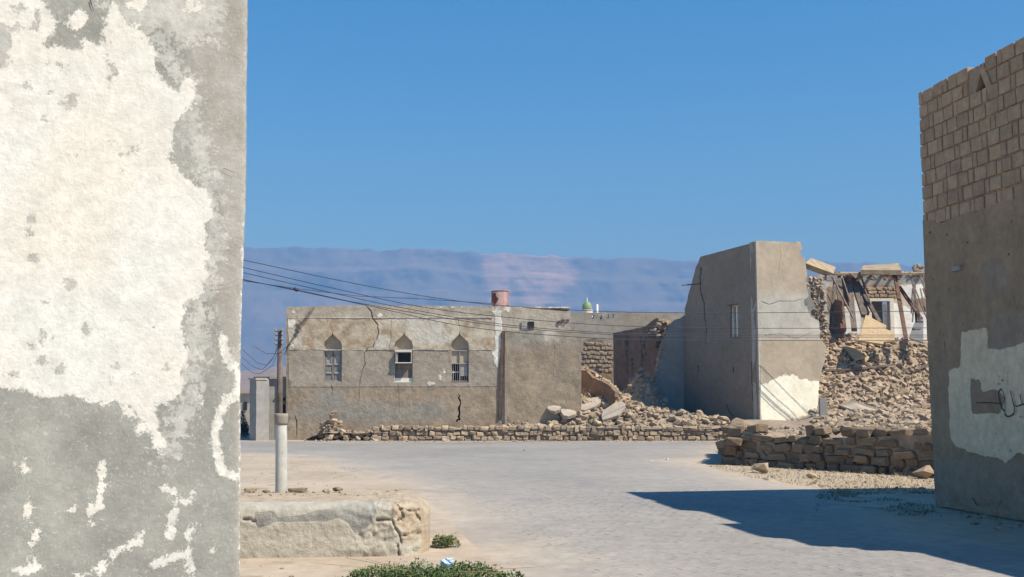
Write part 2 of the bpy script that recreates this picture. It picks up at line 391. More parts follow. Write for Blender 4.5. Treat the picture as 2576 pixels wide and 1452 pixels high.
# ------------------------------------------------------------------ raised plots of earth and rubble
NA = gnd(1822, 1168).to_2d(); NB = gnd(2352, 1202).to_2d()
FA = gnd(945, 1109).to_2d(); FB = gnd(1848, 1109).to_2d()
FWY = FB.y                                             # far stone wall line
TC = at(1911, 1000, 44.0).to_2d()                      # the tower's near corner
def sm(a, b, x):
    t = min(1, max(0, (x - a) / (b - a))); return t * t * (3 - 2 * t)
def bumpf(x, y, cx, cy, rx, ry): return math.exp(-((x - cx) / rx) ** 2 - ((y - cy) / ry) ** 2)
NRM = (NB - NA).normalized(); NN = Vector((-NRM.y, NRM.x));  NN = NN if NN.y > 0 else -NN
def H(x, y, rough=True):
    """height of the raised plots (0 outside)"""
    p = Vector((x, y)); s1 = (p - NA).dot(NN)
    e = (FB - NA).normalized(); en = Vector((e.y, -e.x)); s2 = (p - NA).dot(en)      # right of the return wall
    if y < FWY - .02:
        if s1 < .0 or s2 < .12: return 0
        z = .60 + .22 * sm(.1, 1.6, s1) - .010 * max(0, y - 30)
    else: z = .42 + .04 * (y - FWY) if x > FA.x - 3.6 else 0.0
    k = sm(2050, 2130, CX + FL * x / max(y, 1))
    right = sm(TC.x - .3, TC.x + 1.6, x)
    if y >= FWY - 4: z = z * (1 - right) + right * .72 if y > FWY else z
    tt = y - (TC.y + .42 * (x - TC.x)); heap = (3.35 * sm(-.4, 4.4, tt) + .25 * sm(-9, -1, tt)) * sm(1985, 2055, CX + FL * x / max(y, 1))
    z = max(z, .72 + heap * 1.05) if (y > 27 and x > TC.x - 4 and s2 > 0) else z
    z += 1.35 * bumpf(x, y, 3.6, 44.8, 1.7, 1.5) + .55 * bumpf(x, y, 5.6, 47, 2.4, 2.2) + .35 * bumpf(x, y, 1.8, 43.6, 1.2, .8) + .35 * bumpf(x, y, 7.0, 43.2, 1.6, .8) + .3 * bumpf(x, y, 3.5, 43.5, 4.5, .7)
    z += 2.0 * bumpf(x, y, 5.9, 49.4, .95, 1.5)
    if x < FA.x + 1: z *= sm(FA.x - 3.4, FA.x - 1.5, x) * .7 + .0
    if rough: z += .10 * mn.noise((x * .9, y * .9, 0)) + .05 * mn.noise((x * 2.6, y * 2.6, 4))
    return max(z, .02)
def hit(px, py, y0=20, y1=60):
    r = ray(px, py); y = y0
    while y < y1:
        p = CAM + r * (y / r.y)
        if p.z < H(p.x, p.y): return p
        y += .06
    return at(px, py, y1)
def plot(name, xs, ys, cond):
    V = []; F = []; nx = len(xs); ny = len(ys)
    for y in ys:
        for x in xs: V.append((x, y, H(x, y)))
    for j in range(ny - 1):
        for i in range(nx - 1):
            a = j * nx + i; q = (a, a + 1, a + 1 + nx, a + nx)
            if all(V[k][2] > .021 for k in q) and cond((xs[i] + xs[i + 1]) / 2, (ys[j] + ys[j + 1]) / 2): F.append(q)
    used = sorted({k for f in F for k in f}); mp = {k: i for i, k in enumerate(used)}
    me = bpy.data.meshes.new(name); me.from_pydata([V[k] for k in used], [], [tuple(mp[k] for k in f) for f in F]); me.update()
    return tag(obj(name, me, M['earth'], smooth=True), kind='structure')
ar = lambda a, b, s: list(np.arange(a, b, s))
plot('rubble_earth', ar(-9, 30, .3), ar(FWY - .02, 60, .3), lambda x, y: True)
plot('raised_plot', ar(4, 26, .25), ar(18, FWY + .3, .25), lambda x, y: y < FWY + .2)
# ------------------------------------------------------------------ stone shapes
def rock_bm(kind, seed):
    rs = random.Random(seed); bm = BM()
    if kind == 'block':
        bmesh.ops.create_cube(bm, size=1)
        bmesh.ops.bevel(bm, geom=bm.edges[:] , offset=.15, segments=1, affect='EDGES', profile=.6)
        for v in bm.verts: v.co = Vector((v.co.x * (1 - .25 * abs(v.co.z) * rs.random()), v.co.y, v.co.z * (1 - .3 * abs(v.co.x) * rs.random()))) + Vector((rs.uniform(-.09, .09), rs.uniform(-.07, .07), rs.uniform(-.09, .09)))
    else:
        pts = []
        for i in range(rs.randint(11, 16)):
            d = Vector((rs.gauss(0, 1), rs.gauss(0, 1), rs.gauss(0, 1))).normalized(); pts.append(d * rs.uniform(.38, .56))
        for p in pts: bm.verts.new(p)
        r = bmesh.ops.convex_hull(bm, input=bm.verts[:]); 
        bmesh.ops.delete(bm, geom=list({e for e in r['geom_interior'] if isinstance(e, bmesh.types.BMVert)}), context='VERTS')
    return bm
ROCK = {}
for k in ('block', 'hull'):
    for mt in ('stone', 'wallstone'):
        L_ = []
        for i in range(9):
            b = rock_bm(k, 31 * i + len(k)); me = bpy.data.meshes.new('stone'); b.to_mesh(me); b.free(); me.materials.append(M[mt]); L_.append(me)
        ROCK[k, mt] = L_
RB = [[(list(v.co), ) for v in me.vertices] for me in ROCK['hull', 'stone']]
def rock(parent, p, size, rot=None, kind='hull', mt='stone', name='stone'):
    me = random.choice(ROCK[kind, mt]); o = bpy.data.objects.new(name, me); COL.objects.link(o)
    o.scale = size; o.rotation_euler = rot or (U(-.6, .6), U(-.6, .6), U(0, 6.3))
    if parent: o.parent = parent; o.location = Vector(p) - parent.location
    else: o.location = p
    return o
def rocks_joined(name, parent, spots, mt='rubble'):
    V = []; F = []
    tm = [([tuple(v.co) for v in me.vertices], [tuple(f.vertices) for f in me.polygons]) for me in ROCK['hull', 'stone']]
    for p, s in spots:
        vs_, fs = random.choice(tm); Mx = Matrix.Rotation(U(0, 6.3), 3, 'Z') @ Matrix.Rotation(U(-.7, .7), 3, 'X') @ Matrix.Diagonal(Vector(s)); n0 = len(V)
        for v in vs_: q = Mx @ Vector(v); V.append((q.x + p[0], q.y + p[1], q.z + p[2]))
        F += [tuple(i + n0 for i in f) for f in fs]
    me = bpy.data.meshes.new(name); me.from_pydata(V, [], F); me.update(); o = obj(name, me, M[mt], parent); o['kind'] = 'stuff'; return o
def scatter(name, label, cat, n, sampler, smin, smax, nobj=300, mt='stone'):
    sp = []
    for i in range(n * 4):
        if len(sp) >= n: break
        q = sampler()
        if q is None: continue
        x, y = q; s = smin + (smax - smin) * R() ** 3.4; sp.append(((x, y, H(x, y) + s * U(.0, .28)), (s * U(.9, 1.5), s * U(.8, 1.1), s * U(.55, .85))))
    sp.sort(key=lambda t: -t[1][0] / t[0][1])
    c = sp[0][0]; t = thing(name, label, cat, (c[0], c[1], 0))
    for p, s in sp[:nobj]: rock(t, p, s, mt=mt)
    if sp[nobj:]: rocks_joined('small_stones', t, sp[nobj:])
    return t
def inpx(x, y, poly):
    z = H(x, y); p = Vector((x, y, z)) - CAM; f = p.dot(Fv); px = CX + FL * p.x / f; py = CY - FL * p.dot(Uv) / f
    return poly(px, py)
# right heap
def s_right():
    y = U(28, 51.5) if R() < .35 else U(43.5, 51.5); x = U(.279 * y, .40 * y + 1.2)
    return (x, y)
heapR = scatter('rubble_heap', 'tall slope of tan rubble between the broken tower and the block-built house', 'rubble', 8500, s_right, .045, .46)
def s_cen():
    a = R()
    if a < .6: x, y = random.gauss(3.6, 1.6), random.gauss(44.3, 1.1)
    else: x, y = U(-1, 8.6), U(FWY + .2, 44.2)
    return (x, y) if (y > FWY + .15 and y < 50 and x < 8.8) else None
heapC = scatter('rubble_heap', 'heap of fallen stones and plaster in front of the shaded wall fragment', 'rubble', 2100, s_cen, .07, .50)
def s_shade():
    y = U(45, 50.4); x = random.gauss(5.9, .8) if R() < .7 else U(4.6, 9); return (x, y) if x < 8 + (y - 45) * -.0 + .6 else None
heapS = scatter('rubble_heap', 'shaded stones at the foot of the broken tower wall', 'rubble', 700, s_shade, .10, .40, 240)
# stones on the plot behind the near wall
def s_plot():
    p = NA + (NB - NA) * U(-.05, 1.3) + NN * U(.2, 10); return (p.x, p.y)
scatter('rubble_heap', 'scattered small stones on the earth just behind the near dry-stone wall', 'rubble', 1500, s_plot, .03, .24, 250)
# ------------------------------------------------------------------ dry stone walls
def stone_wall(name, label, a, b, hfun, lmin, lmax, rowh, depth=.38, mt='wallstone', lean=.0, group=None, face=None):
    a, b = Vector(a), Vector(b); L = (b - a).length; d = (b - a) / L; nrm = Vector((d.y, -d.x)); 
    if face is not None and nrm.dot(Vector(face)) < 0: nrm = -nrm
    t = thing(name, label, 'wall', (a.x, a.y, 0)); rz = math.atan2(d.y, d.x)
    z = 0; row = 0; core = []
    while z < 2:
        h = rowh * U(.8, 1.25); u = -U(0, lmax * .6); any_ = False
        while u < L:
            l = U(lmin, lmax); uc = u + l / 2
            hh = hfun(min(max(uc, 0), L))
            if z + h * .5 < hh:
                any_ = True; hs = h * U(.82, 1.1)
                p = a + d * uc - nrm * (depth * .5 + row * lean + U(-.03, .03))
                if l < lmax * .62 and R() < .3: hs *= 1.35
                rock(t, (p.x, p.y, z + h / 2 + U(-.03, .03)), (l * U(.95, 1.08), depth * U(.8, 1.15), hs * U(.92, 1.12)), (U(-.1, .1), U(-.13, .13), rz + U(-.12, .12)), 'hull' if R() < .06 else 'block', mt)
                if R() < .5: rock(t, (p.x + d.x * l * .5, p.y + d.y * l * .5 + nrm.y * depth * .35, z + h * U(.0, 1)), (U(.07, .13), .12, U(.06, .11)), None, 'hull', mt)
            u += l
        z += h; row += 1
        if not any_: break
    bm = BM(); n = max(2, int(L / .5)); mesh_h = [hfun(L * i / n) for i in range(n + 1)]
    for i in range(n):
        p0, p1 = a + d * (L * i / n) - nrm * .14, a + d * (L * (i + 1) / n) - nrm * .14; q0, q1 = p0 - nrm * .8, p1 - nrm * .8
        h0, h1 = max(.03, mesh_h[i] - .17), max(.03, mesh_h[i + 1] - .17)
        quadbox(bm, [(p0.x, p0.y, 0), (p1.x, p1.y, 0), (q1.x, q1.y, 0), (q0.x, q0.y, 0), (p0.x, p0.y, h0), (p1.x, p1.y, h1), (q1.x, q1.y, h1), (q0.x, q0.y, h0)])
    obj('core', bm, M['earth'], t)
    return t
def fh(u):
    z = .60 + .10 * mn.noise((u * .7, 3, 0)) + .06 * mn.noise((u * 2, 1, 0)); return z
stone_wall('dry_stone_wall', 'long low dry-stone wall along the far side of the road', FA, FB, fh, .14, .36, .17, mt='stone', face=(0, -1))
# tumbled left end of the far wall
t = thing('stone_pile', 'small pile of tumbled stones at the left end of the far roadside wall', 'stones', (FA.x - 1.6, FWY + .2, 0))
for i in range(110):
    u = R(); x = FA.x - 2.25 + 2.4 * u; hp = .95 * math.exp(-((x - (FA.x - 1.75)) / .38) ** 2) + .28
    s = U(.12, .34); z = R() * hp
    rock(t, (x, FWY + U(.0, .5) + z * .15, z * .9 + .05), (s * 1.3, s, s * .75))
def nh(u):
    q = u / (NB - NA).length
    return (.98 if q < .2 else .66 if q < .42 else .86 + .32 * (q - .42)) + .06 * mn.noise((u * 1.5, 0, 0))
EXT = NB + (NB - NA).normalized() * 1.6
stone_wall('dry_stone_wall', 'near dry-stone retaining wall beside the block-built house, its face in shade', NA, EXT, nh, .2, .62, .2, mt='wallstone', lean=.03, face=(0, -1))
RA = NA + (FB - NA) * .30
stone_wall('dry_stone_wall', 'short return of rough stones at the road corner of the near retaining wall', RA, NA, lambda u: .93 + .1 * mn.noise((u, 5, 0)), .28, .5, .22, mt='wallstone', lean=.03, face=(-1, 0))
# ------------------------------------------------------------------ helper for loose slabs: four pixel corners with depths
def slab(bm, c, th):
    p = [at(x, y, d) for x, y, d in c]; n = (p[1] - p[0]).cross(p[3] - p[0]).normalized()
    if n.z < 0: n = -n
    quadbox(bm, [q - n * th for q in p] + p)
# ------------------------------------------------------------------ far house with pointed windows
M['inside'] = mat('interior_shade', (.10, .075, .055), bump=0)  # room darkness behind windows and cracks, put into the wall colour
HP = Plane(gnd(720, 1107), (1, 0)); HPm = HP.mpp(1000, 900)
M['house'] = mat('house_plaster', (.38, .29, .195), (.30, .23, .155), 1.1, bump=.8, bs=5, ms=4, mott=.25, bd=.05, streak=((.22, .185, .15), 2.2, .4), layers=[
    dict(a='blue', c=(.31, .28, .22), c2=(.27, .245, .20), amp=.7, ns=1.2, soft=.25, f=.8),
    dict(a='ochre', c=(.37, .265, .16), c2=(.52, .43, .31), cs=2.6, amp=.05, ns=4, soft=.03, h=.3),
    dict(a='cream', c=(.62, .56, .46), amp=.9, ns=1.6, soft=.25, f=.75),
    dict(a='smooth', c=(.37, .30, .225), c2=(.325, .265, .20), cs=.6, amp=.02, ns=4, soft=.02, h=.4),
    dict(a='parapet', c=(.40, .33, .245), c2=(.46, .385, .29), cs=1.2, amp=.03, ns=3, soft=.02),
    dict(a='white', c=WHITE, c2=(.7, .62, .5), amp=.16, ns=3.5, soft=.02, h=.5)])
house = thing('abandoned_house', 'long abandoned house with three pointed-arch windows and a cracked grey facade', 'house', HP.w(0, 0, 0))
house.location = HP.w(5, 0, 0)
WN = [(814, 860, 836.7), (992, 1038.5, 1016.7), (1134.4, 1179.5, 1156)]
def arch(x0, x1, ax):
    L = [(x0, 962), (x0, 868), (x0 + 3, 859), (ax - 9, 849), (ax - 2, 842), (ax, 835), (ax + 2, 842), (ax + 9, 849), (x1 - 3, 859), (x1, 868), (x1, 962)]
    return L
holes = [arch(*wn) for wn in WN]
holes += [ribbon([(918, 767), (933, 781), (937, 800), (950, 818), (953, 838), (945, 855)], 3.6, 2, amp=3, seg=6, seed=1), ribbon([(944, 859), (938, 872), (925, 876), (917, 888), (916, 903), (919, 915), (912, 932), (906, 955), (903, 972)], 1.9, 1.2, amp=3, seg=6, seed=2)]
holes += [ribbon([(903, 976), (906, 1000), (900, 1012)], 1.6, .8, seed=3), ribbon([(985, 806), (982, 830), (984, 850), (979, 872), (985, 888), (991, 893)], 1.5, 1, seed=4), ribbon([(1156, 826), (1155, 812), (1150, 796)], 1.5, 1, seed=5),
    ribbon([(832, 966), (838, 988)], 2, 1, seed=6), ribbon([(1001, 965), (1003, 990), (1005, 1040)], 1.2, .7, seed=7), ribbon([(1152, 990), (1158, 1012), (1154, 1030), (1156, 1055), (1148, 1062)], 3, 7, amp=5, seg=5, seed=8), ribbon([(741, 1046), (746, 1060), (747, 1100)], 2.5, 2, seed=9)]
holes += [[(1263.5, 838), (1268, 832), (1268, 860), (1264, 950), (1260.5, 1056), (1253, 1056), (1257.5, 960), (1261, 880)]]
outl = [(720, 1112), (720, 773)] + ragged([(722, 772), (780, 771), (850, 769), (915, 768), (925, 767), (1000, 769), (1100, 769), (1236, 771), (1280, 772), (1350, 777), (1436, 784)], 12, 1.3, False) + [(1436, 1112)]
obj_front = sheet('wall', HP, outl, M['house'], house, holes, step=.17, thick=.35, relief=.02, rscale=1.5, layers={
    'parapet': [('poly', [(710, 760), (1270, 760), (1270, 798), (715, 801)]), ('poly', [(1262, 760), (1500, 770), (1500, 1120), (1262, 1120)])],
    'ochre': [('poly', [(715, 800), (1262, 797), (1262, 880), (715, 880)])],
    'cream': [('blob', 1080, 840, 60, 35), ('blob', 1105, 800, 100, 14), ('blob', 1210, 850, 18, 25), ('blob', 960, 870, 20, 12), ('blob', 735, 850, 22, 20)],
    'smooth': [('poly', [(715, 880), (1256, 880), (1254, 973), (715, 974)])],
    'blue': [('blob', 900, 1040, 150, 25), ('blob', 835, 1010, 35, 35), ('blob', 1060, 1035, 90, 22)],
    'white': [('poly', [(1243, 782), (1262, 782), (1262, 860), (1258, 895), (1256, 915), (1248, 930), (1243, 905), (1236, 890), (1246, 878)]), ('poly', [(722, 805), (750, 803), (738, 820), (730, 830), (722, 818)]),
        ('poly', [(722, 862), (728, 856), (748, 879), (722, 880)]), ('blob', 1085, 965, 11, 8), ('blob', 1104, 950, 7, 8), ('blob', 1118, 940, 5, 8), ('blob', 1046, 930, 4, 6), ('blob', 797, 898, 2, 2), ('blob', 797, 945, 3, 3),
        ('line', [(1100, 777), (1160, 775), (1236, 774), (1285, 774)], 2.5), ('blob', 738, 787, 3, 7), ('blob', 740, 890, 5, 5), ('blob', 955, 793, 9, 4), ('line', [(1236, 786), (1285, 786)], 2)]})
bm = BM()
pxbox(bm, HP, 720, 770, 1436, 773.4, -7, -.36)      # roof
pxbox(bm, HP, 720, 774, 727, 1112, -7.2, -.36); pxbox(bm, HP, 1430, 786, 1436, 1112, -7.2, -.36)
pxbox(bm, HP, 720, 774, 1436, 1112, -7.5, -7.2); obj('side_walls', bm, M['house'], house)
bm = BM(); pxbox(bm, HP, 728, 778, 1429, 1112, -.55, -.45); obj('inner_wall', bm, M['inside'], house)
M['ochre'] = mat('niche_plaster', (.48, .38, .26), (.38, .30, .21), 2, bump=.4)
for x0, x1, ax in WN: bm = BM(); pxbox(bm, HP, x0 - 4, 833, x1 + 4, 881, -.33, -.20); obj('niche_panel', bm, M['ochre'], house)
bm = BM(); pxbox(bm, HP, 719, 799.3, 932, 800.4, .001, .015); pxbox(bm, HP, 943, 798.6, 1240, 799.8, .001, .02); pxbox(bm, HP, 719.5, 879, 914, 880, .001, .012); pxbox(bm, HP, 924, 879, 1130, 880.2, .001, .02); pxbox(bm, HP, 1183, 879, 1236, 880.2, .001, .02)
obj('ledge', bm, M['house'], house)
bm = BM(); pxbox(bm, HP, 1271, 831, 1461, 833.5, -.2, .07); 
blk = sheet('lower_wall', HP, [(1270, 1112), (1270, 832)] + ragged([(1272, 831.5), (1340, 833), (1461, 834)], 9, 1.2, False) + [(1462, 936), (1462, 1112)], M['house'], house, [ribbon([(1392, 840), (1396, 900), (1390, 960)], .9, .5, seed=3)], step=.2, thick=.3, d=.09, relief=.035, rscale=2,
    layers={'blue': [('blob', 1360, 845, 110, 22)], 'parapet': [('blob', 1000, 0, 1, 1)], 'ochre': [('blob', 1440, 0, 1, 1)], 'cream': [('blob', 1385, 850, 12, 14)], 'smooth': [('blob', 1350, 0, 1, 1)], 'white': [('blob', 1330, 0, 1, 1)]})
bm.free()
bm = BM(); bar(bm, HP.w(*HP.uv(1265.7, 834), .02), HP.w(*HP.uv(1257, 1054), .02), .10, .1, .1); obj('slot_shade_bar', bm, M['redwood'], house)  # brown bar added over the slot, standing in for the gap's shaded tone
# drain spouts on the left end
for y in (796, 826):
    bm = BM(); a = HP.w(*HP.uv(721, y), -.6); b = HP.w(*HP.uv(713, y - 2), -.6); tube(bm, [a, b], .07, 8); obj('drain_spout', bm, M['white'], house)
def frame(bm, P, x0, y0, x1, y1, w_, d0, d1):
    pxbox(bm, P, x0, y0, x0 + w_, y1, d0, d1); pxbox(bm, P, x1 - w_, y0, x1, y1, d0, d1); pxbox(bm, P, x0 + w_, y0, x1 - w_, y0 + w_, d0, d1); pxbox(bm, P, x0 + w_, y1 - w_, x1 - w_, y1, d0, d1)
def sub(name, parent, m, f, **k):
    bm = BM(); f(bm); return obj(name, bm, m, parent, **k)
def win1():
    x0, x1 = 814, 860; w1 = sub('window', house, M['paint'], lambda b: frame(b, HP, x0, 881, x1, 962, 2.4, -.2, -.02))
    w1['label'] = 'closed grey shutters with arched upper panels'
    for s in (0, 1):
        a = x0 + 2.6 + s * 20.6; b_ = a + 19.8
        def leaf(b):
            frame(b, HP, a, 884, b_, 959, 2.4, -.16, -.10); pxbox(b, HP, a + 2.4, 914, b_ - 2.4, 918.5, -.16, -.10); pxbox(b, HP, a + 2.4, 936, b_ - 2.4, 940, -.16, -.10)
            pxbox(b, HP, a + 2.2, 886, b_ - 2.2, 915, -.19, -.145)
        L = sub('shutter', w1, M['paint'], leaf)
        c = (a + b_) / 2; pts = [HP.w(*HP.uv(c + 6.2 * math.cos(q), 900 - (9 * math.sin(q))), -.13) for q in np.linspace(0, math.pi, 9)]
        pts = [HP.w(*HP.uv(c + 6.2, 912), -.13)] + pts + [HP.w(*HP.uv(c - 6.2, 912), -.13)]
        sub('arch_moulding', w1, M['paint'], lambda b: tube(b, pts, .022, 5))
        for y in (919, 941):
            def sl(b):
                for k in range(5): pxbox(b, HP, a + 3 + k * 2.9, y, a + 5 + k * 2.9, y + 17, -.185, -.13)
            sub('slat_panel', w1, M['paint'], sl)
win1()
def win2():
    x0, x1 = 992, 1038.5; w2 = sub('window', house, M['white'], lambda b: frame(b, HP, x0, 881, x1, 962, 1.8, -.2, -.03))
    w2['label'] = 'window with a projecting metal box above a weathered board'
    sub('metal_box', w2, M['paint'], lambda b: (frame(b, HP, 996, 886, 1036, 914, 1.5, -.3, .16), pxbox(b, HP, 997.5, 887, 1001, 912, -.25, .12)))
    sub('box_rim', w2, M['white'], lambda b: (pxbox(b, HP, 996, 883.5, 1036, 885.8, -.1, .17), pxbox(b, HP, 995, 912, 1037, 914.2, .161, .19)))
    sub('board', w2, M['wood'], lambda b: pxbox(b, HP, 994.5, 914, 1036, 951, -.2, -.12))
    sub('sill_board', w2, M['white'], lambda b: pxbox(b, HP, 994, 951, 1036.6, 960, -.2, -.09))
win2()
def win3():
    x0, x1 = 1134.4, 1179.5; w3 = sub('window', house, M['paint'], lambda b: (frame(b, HP, x0, 881, x1, 960, 2, -.2, -.04), pxbox(b, HP, 1155.6, 883, 1157.6, 958, -.19, -.05), pxbox(b, HP, x0 + 2, 913.5, 1155.6, 915.5, -.19, -.06), pxbox(b, HP, 1157.6, 913.5, x1 - 2, 915.5, -.19, -.06)))
    w3['label'] = 'broken window with boarded upper panes and bars in the lower left'
    for a, b_ in ((1136.4, 1155.6), (1157.6, 1177.5)): sub('board', w3, M['ochre'], lambda b: pxbox(b, HP, a, 883, b_, 913.5, -.17, -.12))
    sub('board', w3, M['paint'], lambda b: slab(b, [(1158, 951, HP.o.y + .12), (1171, 954, HP.o.y + .12), (1177, 944, HP.o.y + .12), (1177, 916, HP.o.y + .12), ][:4], .03) if 0 else pxbox(b, HP, 1158, 916, 1176, 946, -.15, -.11))
    def bars(b):
        for k in range(7): pxbox(b, HP, 1139 + k * 5.6, 916, 1140.1 + k * 5.6, 958, -.18, -.16)
        pxbox(b, HP, 1136.5, 935, 1155.5, 937.5, -.185, -.155)
    sub('bars', w3, M['white'], bars)
win3()
# upper right window, and beam stubs
wu = sub('window', house, M['paint'], lambda b: frame(b, HP, 1312, 808, 1345, 829, 1.5, .02, .06)); wu['label'] = 'small square window with one blue-grey shutter'
sub('opening_shade', wu, M['dark'], lambda b: pxbox(b, HP, 1328, 810, 1343.5, 827.5, .021, .04)); sub('shutter', wu, M['paint'], lambda b: pxbox(b, HP, 1313.5, 810, 1326, 827.5, .022, .05))  # dark box on the wall face; the hole's shade is only its colour
bm = BM()
for k in range(9): x = 1403 + k * 3.6; a = HP.w(*HP.uv(x, U(803, 812)), 0); bar(bm, a + Vector((0, .1, 0)), a + Vector((U(-.02, .02), -U(.03, .09), U(-.06, 0))), .05)
obj('beam_stub', bm, M['wood'], house)
# drooping cables on the left of the facade (a thing of their own)
bm = BM()
for k in range(3):
    pts = [(793 - k * 4, 772), (782 - k * 3, 790), (762 - k * 4, 820), (745 - k * 3, 845), (728 - k, 868), (716, 893)]
    tube(bm, [HP.w(*HP.uv(x, y), .04 + .02 * k) for x, y in pts], .009, 5)
pts = [(752, 806), (758, 812), (750, 818), (757, 826), (748, 830), (753, 838)]; tube(bm, [HP.w(*HP.uv(x, y), .07) for x, y in pts], .018, 5)
tag(obj('hanging_cable', bm, M['wire']), 'tangle of dark cables drooping down the left end of the arched-window facade', 'cable')
# rusted tank
M['tank'] = mat('tank_paint', (.50, .33, .30), (.42, .25, .22), 2, bump=.2, rough=.6, streak=((.17, .06, .04), 4, .7), spots=(1.6, .50, (.13, .035, .02)))
tp = at(1258, 770, HP.o.y + 2.2); rt = 22 / FL * tp.y
t = thing('water_tank', 'rusty pink cylindrical water tank on the roof of the arched-window house', 'tank', (tp.x, tp.y, tp.z - .1))
bm = BM(); lathe(bm, (tp.x, tp.y, tp.z - .1), [(rt, 0), (rt, .18), (rt, .55), (rt, .68)], 28); obj('body', bm, M['tank'], t, smooth=False)
bm = BM(); lathe(bm, (tp.x, tp.y, tp.z + .58), [(rt * 1.015, 0), (rt * 1.03, .02), (rt * 1.0, .05)], 28); obj('rim', bm, M['redwood'], t)
# ------------------------------------------------------------------ mosque dome and stub behind
M['green'] = mat('green_dome', (.17, .26, .11), (.30, .36, .20), 1, bump=0, rough=.5)
t = thing('mosque_dome', 'small green dome with a white finial peeking over the rear roofs', 'dome', at(1477, 1000, 92))
t.location.z = 0; c = at(1477, 783, 92); k = 92 / FL
bm = BM(); lathe(bm, (c.x, c.y, 0), [(14 * k, 0), (14 * k, c.z), (15 * k, c.z + .05), (15 * k, c.z + 3 * k)], 20); obj('drum', bm, M['white'], t)
bm = BM(); lathe(bm, (c.x, c.y, c.z + 3 * k), [(12 * k, 0), (12.5 * k, 5 * k), (11.5 * k, 11 * k), (8.5 * k, 17 * k), (4 * k, 21 * k), (1 * k, 24 * k)], 20); obj('dome', bm, M['green'], t, smooth=True)
bm = BM(); lathe(bm, (c.x, c.y, c.z + 24 * k), [(1 * k, 0), (2.2 * k, 2 * k), (1 * k, 4 * k), (1.6 * k, 6 * k), (.3 * k, 11 * k)], 8); obj('finial', bm, M['white'], t)
c = at(1502.5, 783, 70); bm = BM(); tube(bm, [(c.x, c.y, 0), (c.x, c.y, c.z + .45)], .07, 8); tag(obj('chimney_pipe', bm, M['white'], smooth=True), 'short pale pipe sticking up to the right of the green dome', 'pipe')
# ------------------------------------------------------------------ rear house and its ruined wing
RP = Plane((0, 57), (1, 0))
M['rear'] = mat('rear_plaster', (.39, .335, .26), (.32, .27, .205), .8, bump=.5, bs=4, ms=3, mott=.2, bd=.05, streak=((.27, .22, .17), 1.4, .4), layers=[
    dict(a='masonry', c=(.33, .225, .135), c2=(.23, .155, .1), cs=3.5, amp=.5, ns=1.5, soft=.08, h=-.6), dict(a='red', c=(.19, .115, .07), c2=(.26, .165, .105), cs=1.2, amp=.3, ns=1, soft=.1)])
rear = thing('rear_house', 'flat-roofed rear house with beam holes and a patch of exposed masonry', 'house', RP.w(8, 0, 0))
sheet('wall', RP, [(1430, 1112), (1430, 791), (1437, 786)] + ragged([(1440, 786), (1490, 787), (1520, 785), (1560, 786), (1700, 786), (1790, 786)], 14, 1.5, False) + [(1790, 1112)], M['rear'], rear,
    [[(x - 2, y - 5), (x + 2.4, y - 4), (x + 1.6, y + 4), (x - 2.6, y + 5)] for x, y in ((1492, 797), (1512, 799), (1530, 796), (1542, 795))], step=.35, thick=.4, relief=.03,
    layers={'masonry': [('poly', [(1466, 862), (1500, 850), (1536, 875), (1545, 925), (1545, 960), (1466, 960)])], 'red': [('blob', 0, 0, 1, 1)]})
bm = BM(); a = RP.uv(1430, 790); b = RP.uv(1790, 790); pbox(bm, RP, a[0], b[0], a[1] - .5, a[1] - .15, -8, -.41); pbox(bm, RP, a[0], a[0] + .4, 0, a[1] - .51, -8, -.41); obj('roof', bm, M['rear'], rear)
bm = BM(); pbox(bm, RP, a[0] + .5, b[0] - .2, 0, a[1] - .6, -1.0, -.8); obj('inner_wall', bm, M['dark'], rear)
# individual exposed masonry stones of that patch
for r_ in range(7):
    for c_ in range(7):
        px = 1468 + c_ * 11 + (r_ % 2) * 5 + U(-2, 2); py = 866 + r_ * 11 + U(-2, 2)
        if px > 1540 or py < 860 + abs(px - 1500) * .2: continue
        u, v = RP.uv(px, py); p = RP.w(u, v, -.05); o = rock(rear, p, (U(.2, .3), .2, U(.13, .2)), (0, U(-.1, .1), U(-.1, .1)), 'block', 'stone')
g0, g1 = at(1543, 1000, 56.2), at(1668, 1000, 50.8); WPl = Plane(g0, (g1 - g0).to_2d())
wing = thing('ruined_wing', 'roofless wing with a shaded reddish wall and crumbled right end', 'ruin', WPl.w(1, 0, 0))
wsh = ragged([(1543, 838), (1570, 832), (1600, 826), (1622, 822), (1638, 808), (1652, 800), (1668, 812), (1664, 830), (1655, 850), (1650, 875), (1660, 890), (1648, 915), (1652, 940)], 8, 3.5, False)
sheet('wall', WPl, [(1543, 1040)] + wsh + [(1640, 1040)], M['rear'], wing, [ribbon([(1578, 850), (1578, 930)], 2, 1), ribbon([(1612, 845), (1614, 925)], 3, 1)], step=.3, thick=.5, relief=.05,
    layers={'red': [('poly', [(1500, 780), (1720, 780), (1720, 1050), (1500, 1050)])], 'masonry': [('blob', 0, 0, 1, 1)]})
for x, ys in ((1577, range(850, 940, 11)), (1590, range(905, 940, 11)), (1614, range(852, 930, 10)), (1622, range(850, 900, 10))):
    for y in ys:
        p = WPl.w(*WPl.uv(x + U(-2, 2), y), .0); rock(wing, p, (U(.2, .3), .2, U(.17, .24)), (0, 0, U(-.3, .3)), 'hull', 'wallstone')
for i in range(110):     # crumbled end
    x, y = U(1630, 1672), U(800, 845) ; 
    if y < 845 - (x - 1625) * 1.0: continue
    p = WPl.w(*WPl.uv(x, y), U(-.4, .3)); s = U(.12, .28); rock(wing, p, (s * 1.4, s, s * .7))
